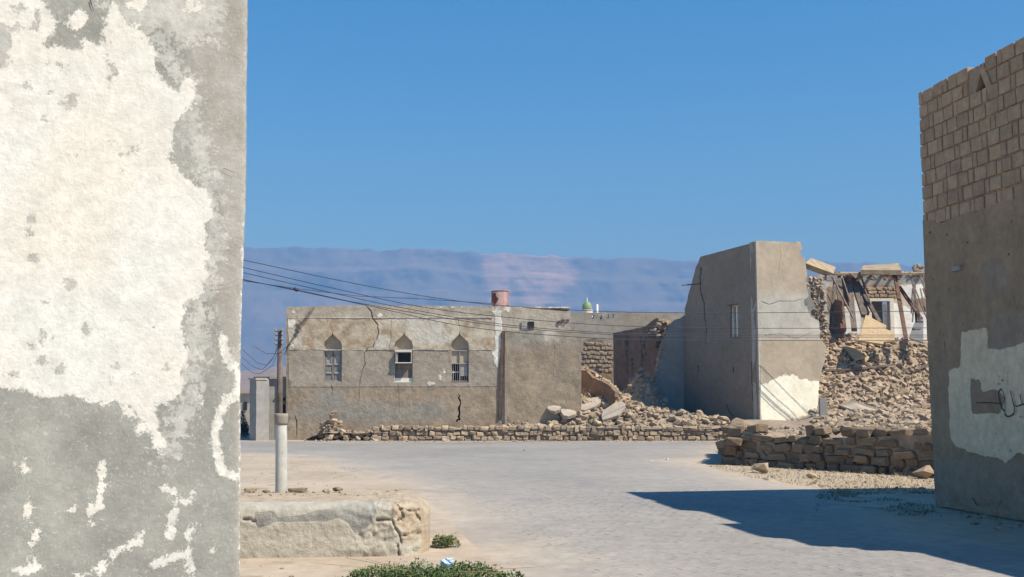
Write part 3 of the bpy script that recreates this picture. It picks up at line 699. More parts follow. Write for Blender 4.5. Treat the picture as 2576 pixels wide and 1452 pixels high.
for i in range(5):
    y = 832 + i * 7; a = WPl.w(*WPl.uv(1632 + i * 2, y + U(-2, 2)), .25); b = WPl.w(*WPl.uv(1662, y - 4), -.1); bm = BM(); bar(bm, a, b, .09, .06); obj('timber', bm, M['wood'], wing)
# standing fragment in shade and its crumbled stones
f0, f1 = at(1452, 1000, 43.6), at(1547, 1000, 42.9)
FP = Plane(at(1450, 1000, 46.2), (.36, -1)); 
FP = Plane(at(1452, 1000, 45.0), (at(1547, 1000, 43.3) - at(1452, 1000, 45.4)).to_2d())
frg = thing('wall_fragment', 'leaning brown wall fragment standing out of the central rubble', 'wall', FP.w(.5, 0, 0))
FR = Plane(at(1450, 1000, 44.9), (.80, 1.1))
sheet('wall', FP, ragged([(1450, 1030), (1450, 932), (1475, 932), (1490, 950), (1512, 958), (1530, 968), (1546, 985), (1547, 1000), (1540, 1006), (1540, 1030)], 6, 2.5), M['rear'], frg, step=.15, thick=.16, relief=.03,
    layers={'masonry': [('blob', 0, 0, 1, 1)], 'red': [('poly', [(1300, 800), (1700, 800), (1700, 1100), (1300, 1100)])]})  # dark red-brown over the whole face puts its shade into the colour
for i in range(150):
    t_ = R(); x = 1462 + 95 * t_; y = 925 + 62 * t_ ** 1.2 + U(-4, 14); s = U(.10, .30); p = at(x, y, 45.2 - 1.6 * t_ + U(.2, .8)); rock(frg, p, (s * 1.2, s, s * .9))
# fallen plaster slabs in front
M['slab'] = mat('plaster_slab', (.42, .35, .27), (.34, .28, .21), 2, bump=.4)
for pts, lab in (([(1377, 1037, 42.6), (1409, 1037, 42.6), (1408, 998, 43.2), (1380, 1015, 43.2)], 'dark-sided upright slab at the left end of the central rubble'),
                 ([(1412, 1042, 42.5), (1448, 1048, 42.5), (1445, 1020, 43.2), (1420, 1020, 43.2)], 'grey plaster slab leaning in the middle of the central rubble'),
                 ([(1447, 1030, 42.9), (1500, 1026, 42.9), (1497, 1003, 43.5), (1468, 1002, 43.5)], 'wide pale plaster slab lying highest on the central rubble'),
                 ([(1510, 1055, 42.4), (1562, 1042, 42.4), (1565, 1018, 43), (1540, 1015, 43)], 'rounded plaster slab at the right end of the central rubble')):
    cs_ = [at(x, y, d) for x, y, d in pts]; cc = sum(cs_, Vector()) / 4; ax = (cs_[1] - cs_[0]) / 2; ay = (cs_[3] - cs_[0]) / 2; nn = ax.cross(ay).normalized(); nn = nn if nn.y < 0 else -nn
    bm = BM(); k_ = 9; ring = [cc + ax * 1.25 * math.cos(a_) * U(.75, 1.15) + ay * 1.25 * math.sin(a_) * U(.75, 1.15) for a_ in np.linspace(0, 2 * math.pi, k_ + 1)[:-1]]
    f0_ = [bm.verts.new(p) for p in ring]; f1_ = [bm.verts.new(p - nn * U(.08, .2)) for p in ring]; ct = bm.verts.new(cc + nn * .03)
    for q in range(k_): bm.faces.new((f0_[q], f0_[(q + 1) % k_], ct)); bm.faces.new((f0_[(q + 1) % k_], f0_[q], f1_[q], f1_[(q + 1) % k_]))
    bm.faces.new(f1_[::-1]); bmesh.ops.recalc_face_normals(bm, faces=bm.faces[:]); bmesh.ops.bevel(bm, geom=bm.edges[:], offset=.008, segments=1, affect='EDGES'); tag(obj('plaster_slab', bm, M['slab']), lab, 'slab', 'slabs in the central rubble')
# ------------------------------------------------------------------ broken tower house
TF = Plane(TC, (.92, .39)); TL = Plane(TC, (-.30, .954))
M['tower'] = mat('tower_plaster', (.44, .405, .34), (.37, .34, .29), .5, bump=.5, bs=6, ms=3.5, mott=.14, bd=.03, streak=((.24, .215, .18), 1.6, .35), layers=[
    dict(a='brown', c=(.40, .325, .235), c2=(.35, .285, .21), amp=.5, ns=.8, soft=.3), dict(a='white', c=(.80, .74, .58), c2=(.76, .69, .52), amp=.28, ns=2.4, soft=.02, h=.3)])
M['tower_shaded'] = mat('tower_shaded_plaster', (.28, .225, .165), (.235, .19, .14), .5, bump=.5, bs=6, ms=3.5, mott=.16, bd=.03, streak=((.22, .19, .15), 1.6, .35))  # browner side plaster, darkened further to deepen its shade against the lit front
tower = thing('ruined_tower_house', 'tall ruined grey corner house with a deep crack and a broken right side', 'house', (TC.x, TC.y, 0))
brk = ragged([(2016, 612), (2018, 625), (2012, 634), (2024, 650), (2030, 690), (2028, 712), (2034, 745), (2020, 758), (2030, 775), (2040, 795), (2062, 812), (2062, 850), (2078, 872), (2075, 905), (2062, 950), (2058, 1000), (2056, 1040)], 7, 3, False)
sheet('front_wall', TF, [(1890, 1085), (1890, 690), (1890, 606)] + ragged([(1912, 605), (1960, 608), (2014, 611)], 12, 1, False) + brk + [(2056, 1090)], M['tower'], tower, umin=0.0, holes=
    [ribbon([(1911, 757), (1935, 766), (1960, 758), (2000, 757), (2022, 752)], 1.8, 1, seed=2), ribbon([(1960, 612), (1965, 640), (1958, 690)], .8, .5, seed=4), ribbon([(1922, 845), (1960, 838), (2000, 852), (2050, 835)], 1, .7, seed=6)], step=.16, thick=.45, relief=.03, rscale=1.2,
    layers={'brown': [('poly', [(1900, 600), (2040, 600), (2040, 735), (1900, 735)]), ('poly', [(1900, 850), (2080, 850), (2080, 960), (1900, 960)])],
            'white': [('poly', [(1900, 975), (1925, 968), (1940, 955), (1960, 948), (1975, 943), (2000, 945), (2020, 955), (2040, 958), (2066, 962), (2066, 1040), (2030, 1045), (2000, 1052), (1960, 1065), (1930, 1060), (1905, 1050)])]})
lh = [ribbon([(1766, 670), (1762, 700), (1764, 735), (1772, 765), (1774, 790), (1779, 830), (1778, 870)], 4, 1.8, seed=8, amp=4, seg=6), ribbon([(1903, 758), (1896, 790), (1900, 840), (1896, 880), (1893, 920), (1894, 975), (1893, 1010)], 5, 2, seed=11, amp=4, seg=6),
      [(1838, 768), (1862, 766), (1862, 850), (1838, 849)], [(1756, 920), (1759, 918), (1759, 935), (1756, 936)], [(1845, 925), (1849, 922), (1849, 938), (1845, 940)], ribbon([(1830, 1018), (1836, 1038), (1850, 1050)], 5, 3, seed=12)]
sheet('side_wall', TL, [(1925, 1090), (1925, 603), (1764, 646)] + ragged([(1762, 650), (1752, 672), (1744, 705), (1734, 735), (1724, 780), (1722, 800)], 9, 2.5, False) + [(1722, 1060)], M['tower_shaded'], tower, lh, umin=.12, step=.22, thick=.45, d=.03, relief=.03, rscale=1.2,
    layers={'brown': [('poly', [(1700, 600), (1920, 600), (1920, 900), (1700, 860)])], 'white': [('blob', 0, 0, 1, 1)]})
bm = BM(); a = TL.uv(1722, 650); b = TL.uv(1908, 650); u0, u1 = sorted((a[0], b[0])); pbox(bm, TL, u0 + .6, u1 - .1, .5, TL.uv(1850, 640)[1] - 1.1, -.95, -.80)
obj('inner_wall', bm, M['dark'], tower)
bm = BM(); a = TL.uv(1764, 646); b = TL.uv(1909, 606)
ul = max(a[0], b[0]); pbox(bm, TL, .5, ul - .2, b[1] - .75, b[1] - .5, -1.5, -.46); obj('roof', bm, M['tower'], tower)
tw = sub('window', tower, M['white'], lambda b: (frame(b, TL, 1838, 768, 1862, 850, 1.7, -.2, -.08), pxbox(b, TL, 1840, 806, 1860, 809, -.2, -.04), pxbox(b, TL, 1849, 770, 1851, 848, -.2, -.07)))
sub('dark_interior', tw, M['dark'], lambda b: pxbox(b, TL, 1836, 766, 1864, 852, -.5, -.47)); sub('lintel', tw, M['wood'], lambda b: pxbox(b, TL, 1832, 764, 1864, 767.5, -.1, .04)); sub('bars', tw, M['wire'], lambda b: [pxbox(b, TL, x, 770, x + .8, 848, -.25, -.22) for x in (1843, 1846, 1854, 1857)])
# projecting timber bar
bm = BM(); a = TL.w(*TL.uv(1764, 713), -.1); b = at(1716, 718, a.y - .3); bar(bm, a, b, .09, .05); obj('projecting_beam', bm, M['wood'], tower)
# lower wall in the tower's shadow
e0 = TL.w(TL.uv(1724, 900)[0], 0, 0); MP = Plane((e0.x, e0.y + .1), (1, .02))
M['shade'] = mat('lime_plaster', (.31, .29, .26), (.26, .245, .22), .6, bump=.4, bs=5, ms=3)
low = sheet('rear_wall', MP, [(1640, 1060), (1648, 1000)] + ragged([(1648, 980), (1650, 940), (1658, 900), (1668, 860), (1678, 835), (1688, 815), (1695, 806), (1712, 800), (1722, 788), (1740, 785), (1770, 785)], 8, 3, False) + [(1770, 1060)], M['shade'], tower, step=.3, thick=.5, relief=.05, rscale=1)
for i in range(60):
    q = R(); x = 1648 + 30 * q; y = 960 - 130 * q + U(-4, 4); rock(tower, MP.w(*MP.uv(x - 3, y), U(-.4, .05)), (U(.15, .3), .2, U(.12, .2)), mt='stone')
for i in range(70):      # heap of stones against that wall
    x, y = U(1565, 1650), U(935, 1030)
    if y < 1030 - (x - 1560) * 1.15 + 0: continue
# broken edge of the front wall
for i in range(130):
    k = random.randrange(len(brk) - 1); x, y = brk[k]
    if y > 900: continue
    u, v = TF.uv(x + U(-3, 5), y + U(-6, 6)); s = U(.12, .3); rock(tower, TF.w(u, v, -U(.12, .45)), (s, s * 1.2, s * .75), mt='stone')
# ------------------------------------------------------------------ collapsed rooms behind the tower
IP = Plane((0, 55), (1, .03))
M['inner'] = mat('room_plaster', (.62, .53, .42), (.52, .42, .31), 1, bump=.4, ms=4, layers=[
    dict(a='grey', c=(.33, .315, .275), c2=(.28, .27, .24), amp=.25, ns=1.5, soft=.03), dict(a='masonry', c=(.36, .26, .165), c2=(.26, .18, .115), cs=4, amp=.25, ns=2, soft=.03, h=-.5), dict(a='white', c=(.80, .77, .70), amp=.25, ns=1.5, soft=.03)])
room = thing('collapsed_room', 'remains of a collapsed room with white plaster, a doorway and a timber roof edge', 'ruin', IP.w(22, 0, 0))
sheet('back_wall', IP, [(2020, 980), (2020, 720)] + ragged([(2022, 695), (2060, 690), (2105, 684), (2165, 684), (2270, 685), (2330, 684), (2420, 684)], 10, 2.5, False) + [(2420, 980)], M['inner'], room, [[(2190, 900), (2190, 757), (2240, 757), (2240, 900)]], step=.3, thick=.5, relief=.04,
    layers={'grey': [('poly', [(2120, 680), (2440, 680), (2440, 716), (2265, 716), (2250, 722), (2215, 722), (2180, 715), (2170, 724), (2120, 720)]), ('poly', [(2020, 680), (2062, 690), (2062, 830), (2020, 830)])],
            'masonry': [('poly', [(2168, 722), (2196, 715), (2260, 720), (2265, 752), (2165, 752)]), ('poly', [(2295, 752), (2330, 745), (2330, 790), (2300, 780)]), ('poly', [(2065, 725), (2100, 720), (2105, 760), (2080, 800), (2068, 790)])],
            'white': [('poly', [(2262, 718), (2330, 716), (2330, 745), (2300, 752), (2262, 735)]), ('poly', [(2105, 745), (2165, 760), (2165, 850), (2105, 850)]), ('poly', [(2246, 760), (2340, 800), (2340, 870), (2246, 870)])]})
sub('door_frame', room, M['white'], lambda b: (pxbox(b, IP, 2184, 751, 2246, 758, .0, .12), pxbox(b, IP, 2240, 758, 2246, 860, .0, .12), pxbox(b, IP, 2184, 758, 2190, 860, .0, .12)))
sub('door_bar', room, M['white'], lambda b: pxbox(b, IP, 2228, 765, 2231, 860, -.2, -.1))
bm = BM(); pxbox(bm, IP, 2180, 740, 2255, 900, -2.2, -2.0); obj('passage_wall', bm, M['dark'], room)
for r_ in range(3):
    for c_ in range(8):
        px, py = 2172 + c_ * 11 + (r_ % 2) * 5, 727 + r_ * 9
        rock(room, IP.w(*IP.uv(px + U(-2, 2), py + U(-1, 1)), .03), (U(.2, .27), .2, U(.13, .18)), (0, U(-.1, .1), U(-.1, .1)), 'block', 'stone')
for i in range(60): rock(room, IP.w(*IP.uv(U(2262, 2335), U(684, 696)), U(-.4, .1)), (U(.15, .4), .25, U(.1, .16)), (0, 0, 0), 'hull', 'stone')
for i in range(16): rock(room, IP.w(*IP.uv(U(2303, 2325), U(664, 690)), U(-.3, .1)), (U(.2, .35), .3, U(.2, .3)))
for k in range(4): sub('beam_end', room, M['wood'], lambda b: pxbox(b, IP, 2160 + k * 28, 690, 2164 + k * 28, 698, .0, .35))
# left pier, lintels
sub('pier', room, M['shade'], lambda b: slab(b, [(2062, 709, 50), (2078, 705, 50), (2084, 832, 48.5), (2072, 832, 48.5)], .3)); sub('pier', room, M['shade'], lambda b: slab(b, [(2044, 700, 49.5), (2060, 700, 49.5), (2060, 727, 49.5), (2044, 727, 49.5)], .3))
sub('lintel', room, M['shade'], lambda b: slab(b, [(2075, 694, 51), (2102, 694, 51), (2101, 708, 51), (2075, 708, 51)], .3))
bm = BM(); pts_ = [at(x, y, 53) for x, y in ((2095, 775), (2112, 770), (2118, 850), (2085, 850))]
# side partition with white plaster
SPl = Plane(at(2105, 1000, 54.5), (at(2086, 1000, 49) - at(2105, 1000, 54.5)).to_2d())
M['sroof'] = mat('roof_slab', (.42, .32, .20), (.30, .22, .14), 2, bump=.8, bs=8, bd=.04)
sub('roof_slab', room, M['sroof'], lambda b: slab(b, [(2026, 662, 49.5), (2040, 649, 50.5), (2103, 672, 52), (2096, 688, 51)], .28), )
sub('roof_slab', room, M['sroof'], lambda b: (slab(b, [(2166, 679, 51.5), (2268, 680, 51.5), (2260, 662, 54.0), (2172, 668, 54.0)], .22)))
sub('roof_edge', room, M['sroof'], lambda b: slab(b, [(2100, 688, 52), (2330, 686, 52), (2330, 684, 54), (2100, 684, 54)], .10))
for (x0, y0, d0), (x1, y1, d1), w_, m_ in (((2106, 688, 52.5), (2115, 760, 51), .28, 'wood'), ((2115, 755, 51), (2122, 830, 49), .24, 'redwood'), ((2136, 696, 53), (2149, 830, 50), .26, 'wood'), ((2144, 702, 53), (2174, 795, 50.5), .22, 'wood'), ((2150, 703, 53), (2182, 790, 51), .18, 'wood'),
        ((2155, 708, 53), (2213, 812, 50), .17, 'wood'), ((2252, 693, 52.5), (2280, 856, 49), .17, 'redwood'), ((2262, 722, 53), (2318, 802, 51), .15, 'redwood'), ((2128, 700, 53), (2130, 770, 53), .5, 'wood')):
    bm = BM(); bar(bm, at(x0, y0, d0), at(x1, y1, d1), w_, w_ * .8, .12); o = tag(obj('fallen_beam', bm, M[m_]), None, 'beam')
    o['label'] = {2106: 'grey upright timber at the left end of the collapsed roof edge', 2115: 'brown post standing below the grey upright timber', 2136: 'thick grey timber leaning slightly, left of the steep bundle', 2144: 'grey timber falling to the top of the ochre panel', 2150: 'thin timber close behind the one touching the ochre panel',
        2155: 'long thin timber slanting across the dark doorway', 2252: 'long reddish post right of the doorway', 2262: 'reddish rafter slanting down to the right house edge', 2128: 'broad dark board hanging under the roof edge'}[x0]
DS = Plane(at(2084, 1000, 51), (at(2122, 1000, 49.4) - at(2084, 1000, 51)).to_2d())
sheet('hanging_board', DS, ragged([(2083, 852), (2088, 775), (2100, 752), (2118, 758), (2123, 852)], 8, 3), M['rear'], room, step=.3, thick=.08, layers={'masonry': [('blob', 0, 0, 1, 1)], 'red': [('poly', [(2000, 600), (2200, 600), (2200, 900), (2000, 900)])]})
for i in range(26):
    x = random.choice((U(2042, 2066), U(2088, 2180), U(2290, 2325))); y = U(695, 730); L_ = U(40, 120); sl_ = U(-.1, .55); dd = U(50.5, 53.5)
    bm = BM(); bar(bm, at(x, y, dd), at(x + L_ * sl_, min(y + L_, 850), dd - U(.3, 1.6)), U(.05, .11), U(.03, .06), .15); o = tag(obj('broken_lath', bm, M[random.choice(('wood', 'redwood', 'wood'))]), *(('thin broken lath hanging beside the ragged edge of the tower', 'lath', 'laths beside the ragged edge of the tower') if x < 2070 else ('thin broken lath among the leaning timbers left of the dark doorway', 'lath', 'laths left of the dark doorway') if x < 2200 else ('thin broken lath between the doorway and the block-built house', 'lath', 'laths between the doorway and the block-built house')))
for i in range(170):
    x = U(2036, 2068); y = U(700, 860); s = U(.1, .34); rock(room, at(x + (y - 700) * .12, y, U(47.6, 49.5)), (s, s, s * .8))
for i in range(70): x = U(2068, 2330); rock(room, at(x, U(686, 704), U(51.8, 53.5)), (U(.12, .45), .2, U(.06, .16)), (U(-.3, .3), U(-.4, .4), U(-.5, .5)), 'hull')
M['buff'] = mat('buff_panel', (.46, .33, .185), (.40, .285, .16), 1.5, bump=.2)
bm = BM(); slab(bm, [(2159, 856, 47.5), (2222, 866, 47.5), (2230, 819, 48.6), (2178, 792, 48.6)], .1); tag(obj('fallen_slab', bm, M['buff']), 'ochre plastered panel leaning in front of the doorway', 'slab')
bm = BM(); slab(bm, [(2222, 860, 48.5), (2252, 858, 48.5), (2248, 835, 49.2), (2228, 828, 49.2)], .1); tag(obj('fallen_slab', bm, M['buff']), 'small ochre shard to the right of the larger leaning panel', 'slab')
bm = BM(); slab(bm, [(2286, 850, 50), (2322, 862, 49), (2322, 800, 51), (2300, 812, 51)], .08); tag(obj('fallen_sheet', bm, M['shade']), 'pale bluish sheet beside the edge of the block-built house', 'sheet')
def on_heap(pts, th, m_, name, lab, cat, lift=.05, bev=.02):
    c = []
    for x, y in pts: p = hit(x, y, 30); c.append(p)
    ctr = sum(c, Vector()) / len(c); yy = ctr.y; bm = BM(); slab(bm, [(x, y, min(max(hit(x, y, 30).y, yy - 1.2), yy + 1.2) - .5) for x, y in pts], th)
    bmesh.ops.bevel(bm, geom=bm.edges[:], offset=bev, segments=1, affect='EDGES'); return tag(obj(name, bm, M[m_]), lab, cat)
on_heap([(2107, 1018), (2206, 1054), (2248, 1040), (2147, 1006)], .10, 'slab', 'fallen_slab', 'large flat buff slab lying low on the rubble slope', 'slab')
on_heap([(2122, 872), (2150, 906), (2178, 897), (2144, 869)], .10, 'buff', 'fallen_slab', 'narrow yellowish slab near the top of the rubble slope', 'slab')
on_heap([(2262, 1052), (2310, 1052), (2325, 1034), (2280, 1030)], .10, 'slab', 'fallen_slab', 'pale slab at the foot of the slope beside the block-built house', 'slab')
def stick(x0, y0, x1, y1, w_, m_, lab):
    a, b = hit(x0, y0, 30), hit(x1, y1, 30); a.y -= .3; b.y -= .3; b2 = at(x1, y1, a.y + max(-1.5, min(1.5, b.y - a.y))); a2 = at(x0, y0, a.y); bm = BM(); bar(bm, a2, b2, w_, w_ * .7, .1); tag(obj('timber', bm, M[m_]), lab, 'timber')
stick(2172, 893, 2222, 938, .14, 'wood', 'straight plank slanting down the upper rubble slope')
stick(2067, 932, 2150, 929, .10, 'wood', 'pole lying level on the rubble beside the tower')
stick(2148, 929, 2250, 917, .12, 'wood', 'pale pole lying level in the middle of the rubble slope')
stick(2122, 957, 2156, 946, .08, 'wood', 'short stick lying in the middle of the slope')
stick(2305, 930, 2332, 918, .14, 'wood', 'thick branch by the edge of the block-built house')
bm = BM(); a = hit(2066, 1046, 30); box(bm, a.x - .12, a.x + .14, a.y - .3, a.y - .1, a.z - .2, a.z + .68); tag(obj('stone_post', bm, M['shade']), 'grey post standing against the broken foot of the tower', 'post')
# boulders on the verge
for (px, py, s, lab) in ((1925, 1182, (.62, .4, .34), 'pale tan boulder at the foot of the near dry-stone wall'), (2322, 1196, (.62, .45, .36), 'brown boulder beside the corner of the block-built house'), (2040, 1195, (.3, .2, .14), 'small dark stone under the middle of the near wall')):
    g = gnd(px, py + 8); o = rock(None, (g.x, g.y, s[2] * .42), s, (U(-.1, .1), .1, U(0, 1)), 'hull', 'stone', 'boulder'); tag(o, lab, 'rock')
# ------------------------------------------------------------------ near house on the left
LC = at(612, 1005, 5.0); LP = Plane(LC, (-.92, -.39))
LEFTW = [('poly', [(-90, -90), (100, -90), (105, 5), (120, 30), (136, 50), (135, 88), (112, 90), (115, 118), (125, 112), (150, 118), (185, 130), (205, 120), (212, 98), (228, 100), (245, 120), (262, 80), (265, 50), (270, 30), (290, 20), (305, 50), (325, 70), (345, 65), (370, 95), (385, 120), (388, 160), (395, 190), (430, 230), (450, 235), (465, 195), (490, 205), (495, 230), (485, 270), (450, 290), (430, 310), (440, 345), (430, 370), (430, 400), (455, 430), (490, 470), (525, 480), (520, 520), (540, 550), (515, 560), (510, 580), (515, 600), (520, 640), (515, 670), (518, 726), (495, 745), (470, 765), (460, 790), (458, 830), (465, 870), (470, 900), (465, 930), (455, 970), (440, 1000), (425, 1020), (405, 1010), (390, 1020), (395, 1050), (400, 1100), (415, 1120), (400, 1130), (380, 1100), (370, 1070), (350, 1060), (345, 1040), (320, 1030), (300, 1010), (260, 1020), (240, 1010), (215, 1010), (190, 1000), (185, 985), (140, 1000), (90, 990), (50, 980), (0, 975), (-90, 975)]),
    ('poly', [(170, 50), (205, 25), (222, 45), (220, 60), (190, 75), (170, 65)]), ('blob', 485, 15, 28, 16), ('blob', 345, 15, 22, 14),
    ('-poly', [(153, 262), (165, 243), (189, 240), (191, 265), (178, 290), (163, 311), (168, 290)]), ('-poly', [(-90, 62), (30, 60), (45, 48), (56, 78), (35, 84), (28, 110), (24, 150), (8, 175), (-90, 170)]),
    ('-blob', 55, 22, 13, 9), ('-blob', 91, 58, 6, 16), ('-poly', [(100, 288), (120, 292), (136, 305), (110, 300)]), ('-blob', 60, 215, 14, 7), ('-blob', 148, 165, 12, 7), ('-blob', 125, 230, 8, 7), ('-line', [(262, 100), (272, 140), (278, 170), (290, 185)], 6), ('-blob', 277, 205, 5, 14), ('-blob', 240, 225, 3, 6),
    ('-blob', 286, 359, 7, 4), ('-blob', 318, 372, 14, 3), ('-blob', 307, 390, 3, 9), ('-blob', 34, 272, 6, 6), ('-blob', 77, 552, 8, 7), ('-blob', 72, 590, 6, 10), ('-blob', 79, 650, 15, 13), ('-blob', 103, 705, 7, 5), ('-blob', 175, 715, 14, 12), ('-blob', 217, 822, 7, 17), ('-blob', 218, 850, 4, 8), ('-blob', 108, 855, 8, 22), ('-blob', 80, 870, 9, 9), ('-blob', 98, 915, 12, 7), ('-blob', 148, 930, 15, 10), ('-blob', 303, 925, 10, 9), ('-blob', 342, 935, 12, 4), ('-blob', 413, 925, 7, 8), ('-blob', 278, 955, 5, 8), ('-blob', 105, 765, 9, 4), ('-blob', 300, 815, 3, 6), ('-blob', 40, 945, 30, 5),
    ('blob', 44, 1177, 7, 7), ('line', [(60, 1163), (62, 1188)], 4), ('line', [(75, 1265), (75, 1290), (68, 1310)], 4), ('line', [(262, 1172), (256, 1225), (247, 1275), (222, 1283)], 5), ('line', [(245, 1275), (228, 1290), (237, 1318)], 3), ('line', [(160, 1288), (185, 1280)], 2),
    ('line', [(410, 1228), (438, 1240), (441, 1260), (437, 1290), (432, 1315), (425, 1350)], 7), ('line', [(441, 1260), (470, 1262), (495, 1230)], 4), ('line', [(487, 1322), (470, 1345), (477, 1385), (430, 1408), (390, 1420)], 7), ('line', [(357, 1343), (350, 1362), (295, 1385), (268, 1410), (240, 1430), (200, 1450)], 5),
    ('line', [(90, 1338), (78, 1385), (98, 1425), (70, 1437), (45, 1437)], 5), ('blob', 250, 1432, 14, 9), ('line', [(475, 1405), (478, 1452)], 4), ('blob', 400, 1000, 1, 1), ('blob', 322, 1040, 8, 10), ('blob', 508, 1020, 3, 9), ('blob', 540, 1380, 5, 4), ('blob', 355, 1070, 8, 16), ('line', [(395, 1100), (415, 1140)], 6)]
VEIN_RIMLIGHT = [('line', [(560, 850), (572, 905), (595, 935), (603, 965), (600, 990), (575, 1005), (552, 1040), (541, 1090), (545, 1140), (560, 1185), (590, 1200), (606, 1200)], 12), ('line', [(612, 560), (612, 700), (608, 850), (606, 1100), (606, 1460)], 2.5)]  # white vein of real paint, then the corner's sunlit rim painted as colour
M['left'] = mat('weathered_plaster', (.345, .33, .28), (.255, .245, .21), 2.6, bump=.5, bs=38, ms=14, mott=.15, bd=.009, spots=(70, .60, (.50, .48, .42), .45), layers=[
    dict(a='brown', c=(.33, .29, .24), c2=(.40, .37, .32), cs=6, amp=.10, ns=4, soft=.06, f=.85),
    dict(a='halo', c=(.58, .54, .47), c2=(.42, .40, .35), cs=14, off=-.03, amp=.30, ns=26, nr=.78, soft=.012, f=.75),
    dict(a='paint', c=(.66, .63, .555), c2=(.67, .61, .51), cs=1.5, amp=.10, ns=17, nr=.82, soft=.0025, off=.004, h=1.3, chip=(9, .30)),
    dict(a='edge', c=(.72, .69, .6), c2=(.55, .5, .42), cs=30, amp=.06, ns=32, nr=.8, soft=.004, h=.5)])
lh_ = thing('plastered_house', 'near house wall at the left with peeling cream paint over grey plaster', 'house', LP.w(1.5, 0, 0))
edge = ragged([(606, 2100), (605, 1600), (606, 1452), (605, 1300), (607, 1150), (606, 1000), (608, 850), (612, 700), (616, 600), (620, 500), (622, 380), (622, 240), (624, 100), (624, 0), (625, -300)], 14, 1.3, False, 5)
ex = []
eu = [LP.uv(*p) for p in edge]
for off in (.002, .005, .010, .016):
    ex += [(u + off, v) for u, v in eu]
topv = 4.6
ol = [(u, v) for u, v in eu if v > 0 and v < topv]; umax = 2.6
olp = [(umax, 0), (ol[0][0], 0)] + ol + [(ol[-1][0], topv), (umax, topv)]
ex = [p for p in ex if 0.02 < p[1] < topv - .02]
# layers in pixels -> convert through LP.uv by hand
def uvshapes(shapes, P, m):
    out = []
    for s in shapes:
        k = s[0].strip('-')
        if k == 'poly': out.append((s[0], [P.uv(*p) for p in s[1]]))
        elif k == 'line': out.append((s[0], [P.uv(*p) for p in s[1]], s[2] * m))
        else: c = P.uv(s[1], s[2]); out.append((s[0], c[0], c[1], s[3] * m, s[4] * m))
    return out
lm = LP.mpp(300, 700)
big = [('poly', [(380, -90), (640, -90), (640, 1500), (560, 1500), (585, 1300), (575, 1180), (590, 1100), (560, 900), (540, 700), (560, 500), (520, 350), (470, 150)])]
halo = [LEFTW[0], ('line', [(400, 100), (460, 200), (500, 350), (540, 560), (500, 800), (480, 1000), (420, 1140)], 40), ('poly', [(250, -90), (600, -90), (560, 120), (420, 120), (250, 60)])]
sheet('front_wall', LP, olp, M['left'], lh_, step=.021, thick=.3, uv=True, extra=ex, rnd=.02, relief=.004, rscale=3, back=False,
    bulge=lambda u, v: .012 * mn.noise((u * 1.3, v * 1.3, 9)), layers={'paint': uvshapes(LEFTW, LP, lm), 'edge': uvshapes(VEIN_RIMLIGHT, LP, lm), 'brown': uvshapes(big, LP, lm), 'halo': uvshapes(halo, LP, lm)})
bm = BM(); pbox(bm, LP, .025, .33, 0, topv - .02, -3.6, -.301); pbox(bm, LP, .34, 2.6, 0, topv - .02, -3.6, -3.3); pbox(bm, LP, 2.3, 2.6, 0, topv - .02, -3.29, -.301); pbox(bm, LP, .34, 2.29, topv - .3, topv - .1, -3.29, -.301)
obj('side_walls', bm, M['slab'], lh_)
# hairline cracks on the near wall (flat strips on the surface, groove shade put into their dark colour)
M['crack'] = mat('crack_shadow', (.10, .08, .065), bump=0)
for pts, a_ in (([(226, 2), (232, 18), (236, 34)], 4), ([(560, 425), (575, 430), (592, 436)], 1.5), ([(545, 720), (570, 716), (592, 708)], 1)):
    o_ = [LP.uv(*p) for p in ribbon(pts, a_, .6, 5, 1.5)]
    bm = BM(); vsx = [bm.verts.new(LP.w(u, v, .0145)) for u, v in o_]; h_ = len(vsx) // 2
    for i in range(h_ - 1): bm.faces.new((vsx[i], vsx[i + 1], vsx[-2 - i], vsx[-1 - i]))
    obj('crack', bm, M['crack'], lh_)
# ------------------------------------------------------------------ block-built house on the right
g = gnd(2350, 1275); BP = Plane(g, (.155, -1))
M['block'] = mat('clay_block', (.46, .315, .195), (.36, .245, .15), 5, bump=.6, bs=22, ms=14, rnd=.16, bd=.012)
M['mortar'] = mat('mortar', (.40, .29, .19), (.30, .215, .14), 5, bump=.9, bs=14, ms=12, mott=.3, bd=.02)
M['right'] = mat('brown_plaster', (.385, .265, .16), (.30, .21, .125), 1.1, bump=1, bs=14, ms=7, mott=.2, bd=.02, streak=((.25, .185, .125), 3.5, .5), spots=(10, .69, (.08, .06, .045)), layers=[
    dict(a='greyish', c=(.335, .255, .18), c2=(.29, .22, .155), amp=.25, ns=2, soft=.08, f=.85), dict(a='paint', c=(.74, .59, .385), c2=(.67, .53, .34), amp=.05, ns=8, soft=.006, h=.5)])
rh = thing('block_house', 'tall block-built house at the right edge with an unplastered top and a cream painted patch', 'house', BP.w(0, 0, 0))
PR0 = [BP.uv(*p) for p in ((2304, 233), (2398, 187), (2443, 162), (2482, 140), (2528, 115), (2535, 103), (2576, 83))]
PR = [(0, 6.32)] + [(u, z - PR0[0][1] + 6.32) for u, z in PR0[1:]] + [(2.9, 6.45), (3.1, 6.1), (3.2, 5.95), (4.7, 5.9), (4.8, 6.3), (6.2, 6.25), (6.25, 5.9), (6.7, 5.85), (6.75, 4.55), (9, 4.45)]
z0 = BP.uv(2306, 235)[1]; zoff = z0 - 6.32
def ztop(u):
    for (a, b), (c_, d_) in zip(PR, PR[1:]):
        if a <= u <= c_: return b + (d_ - b) * (u - a) / (c_ - a) + zoff
    return PR[-1][1] + zoff
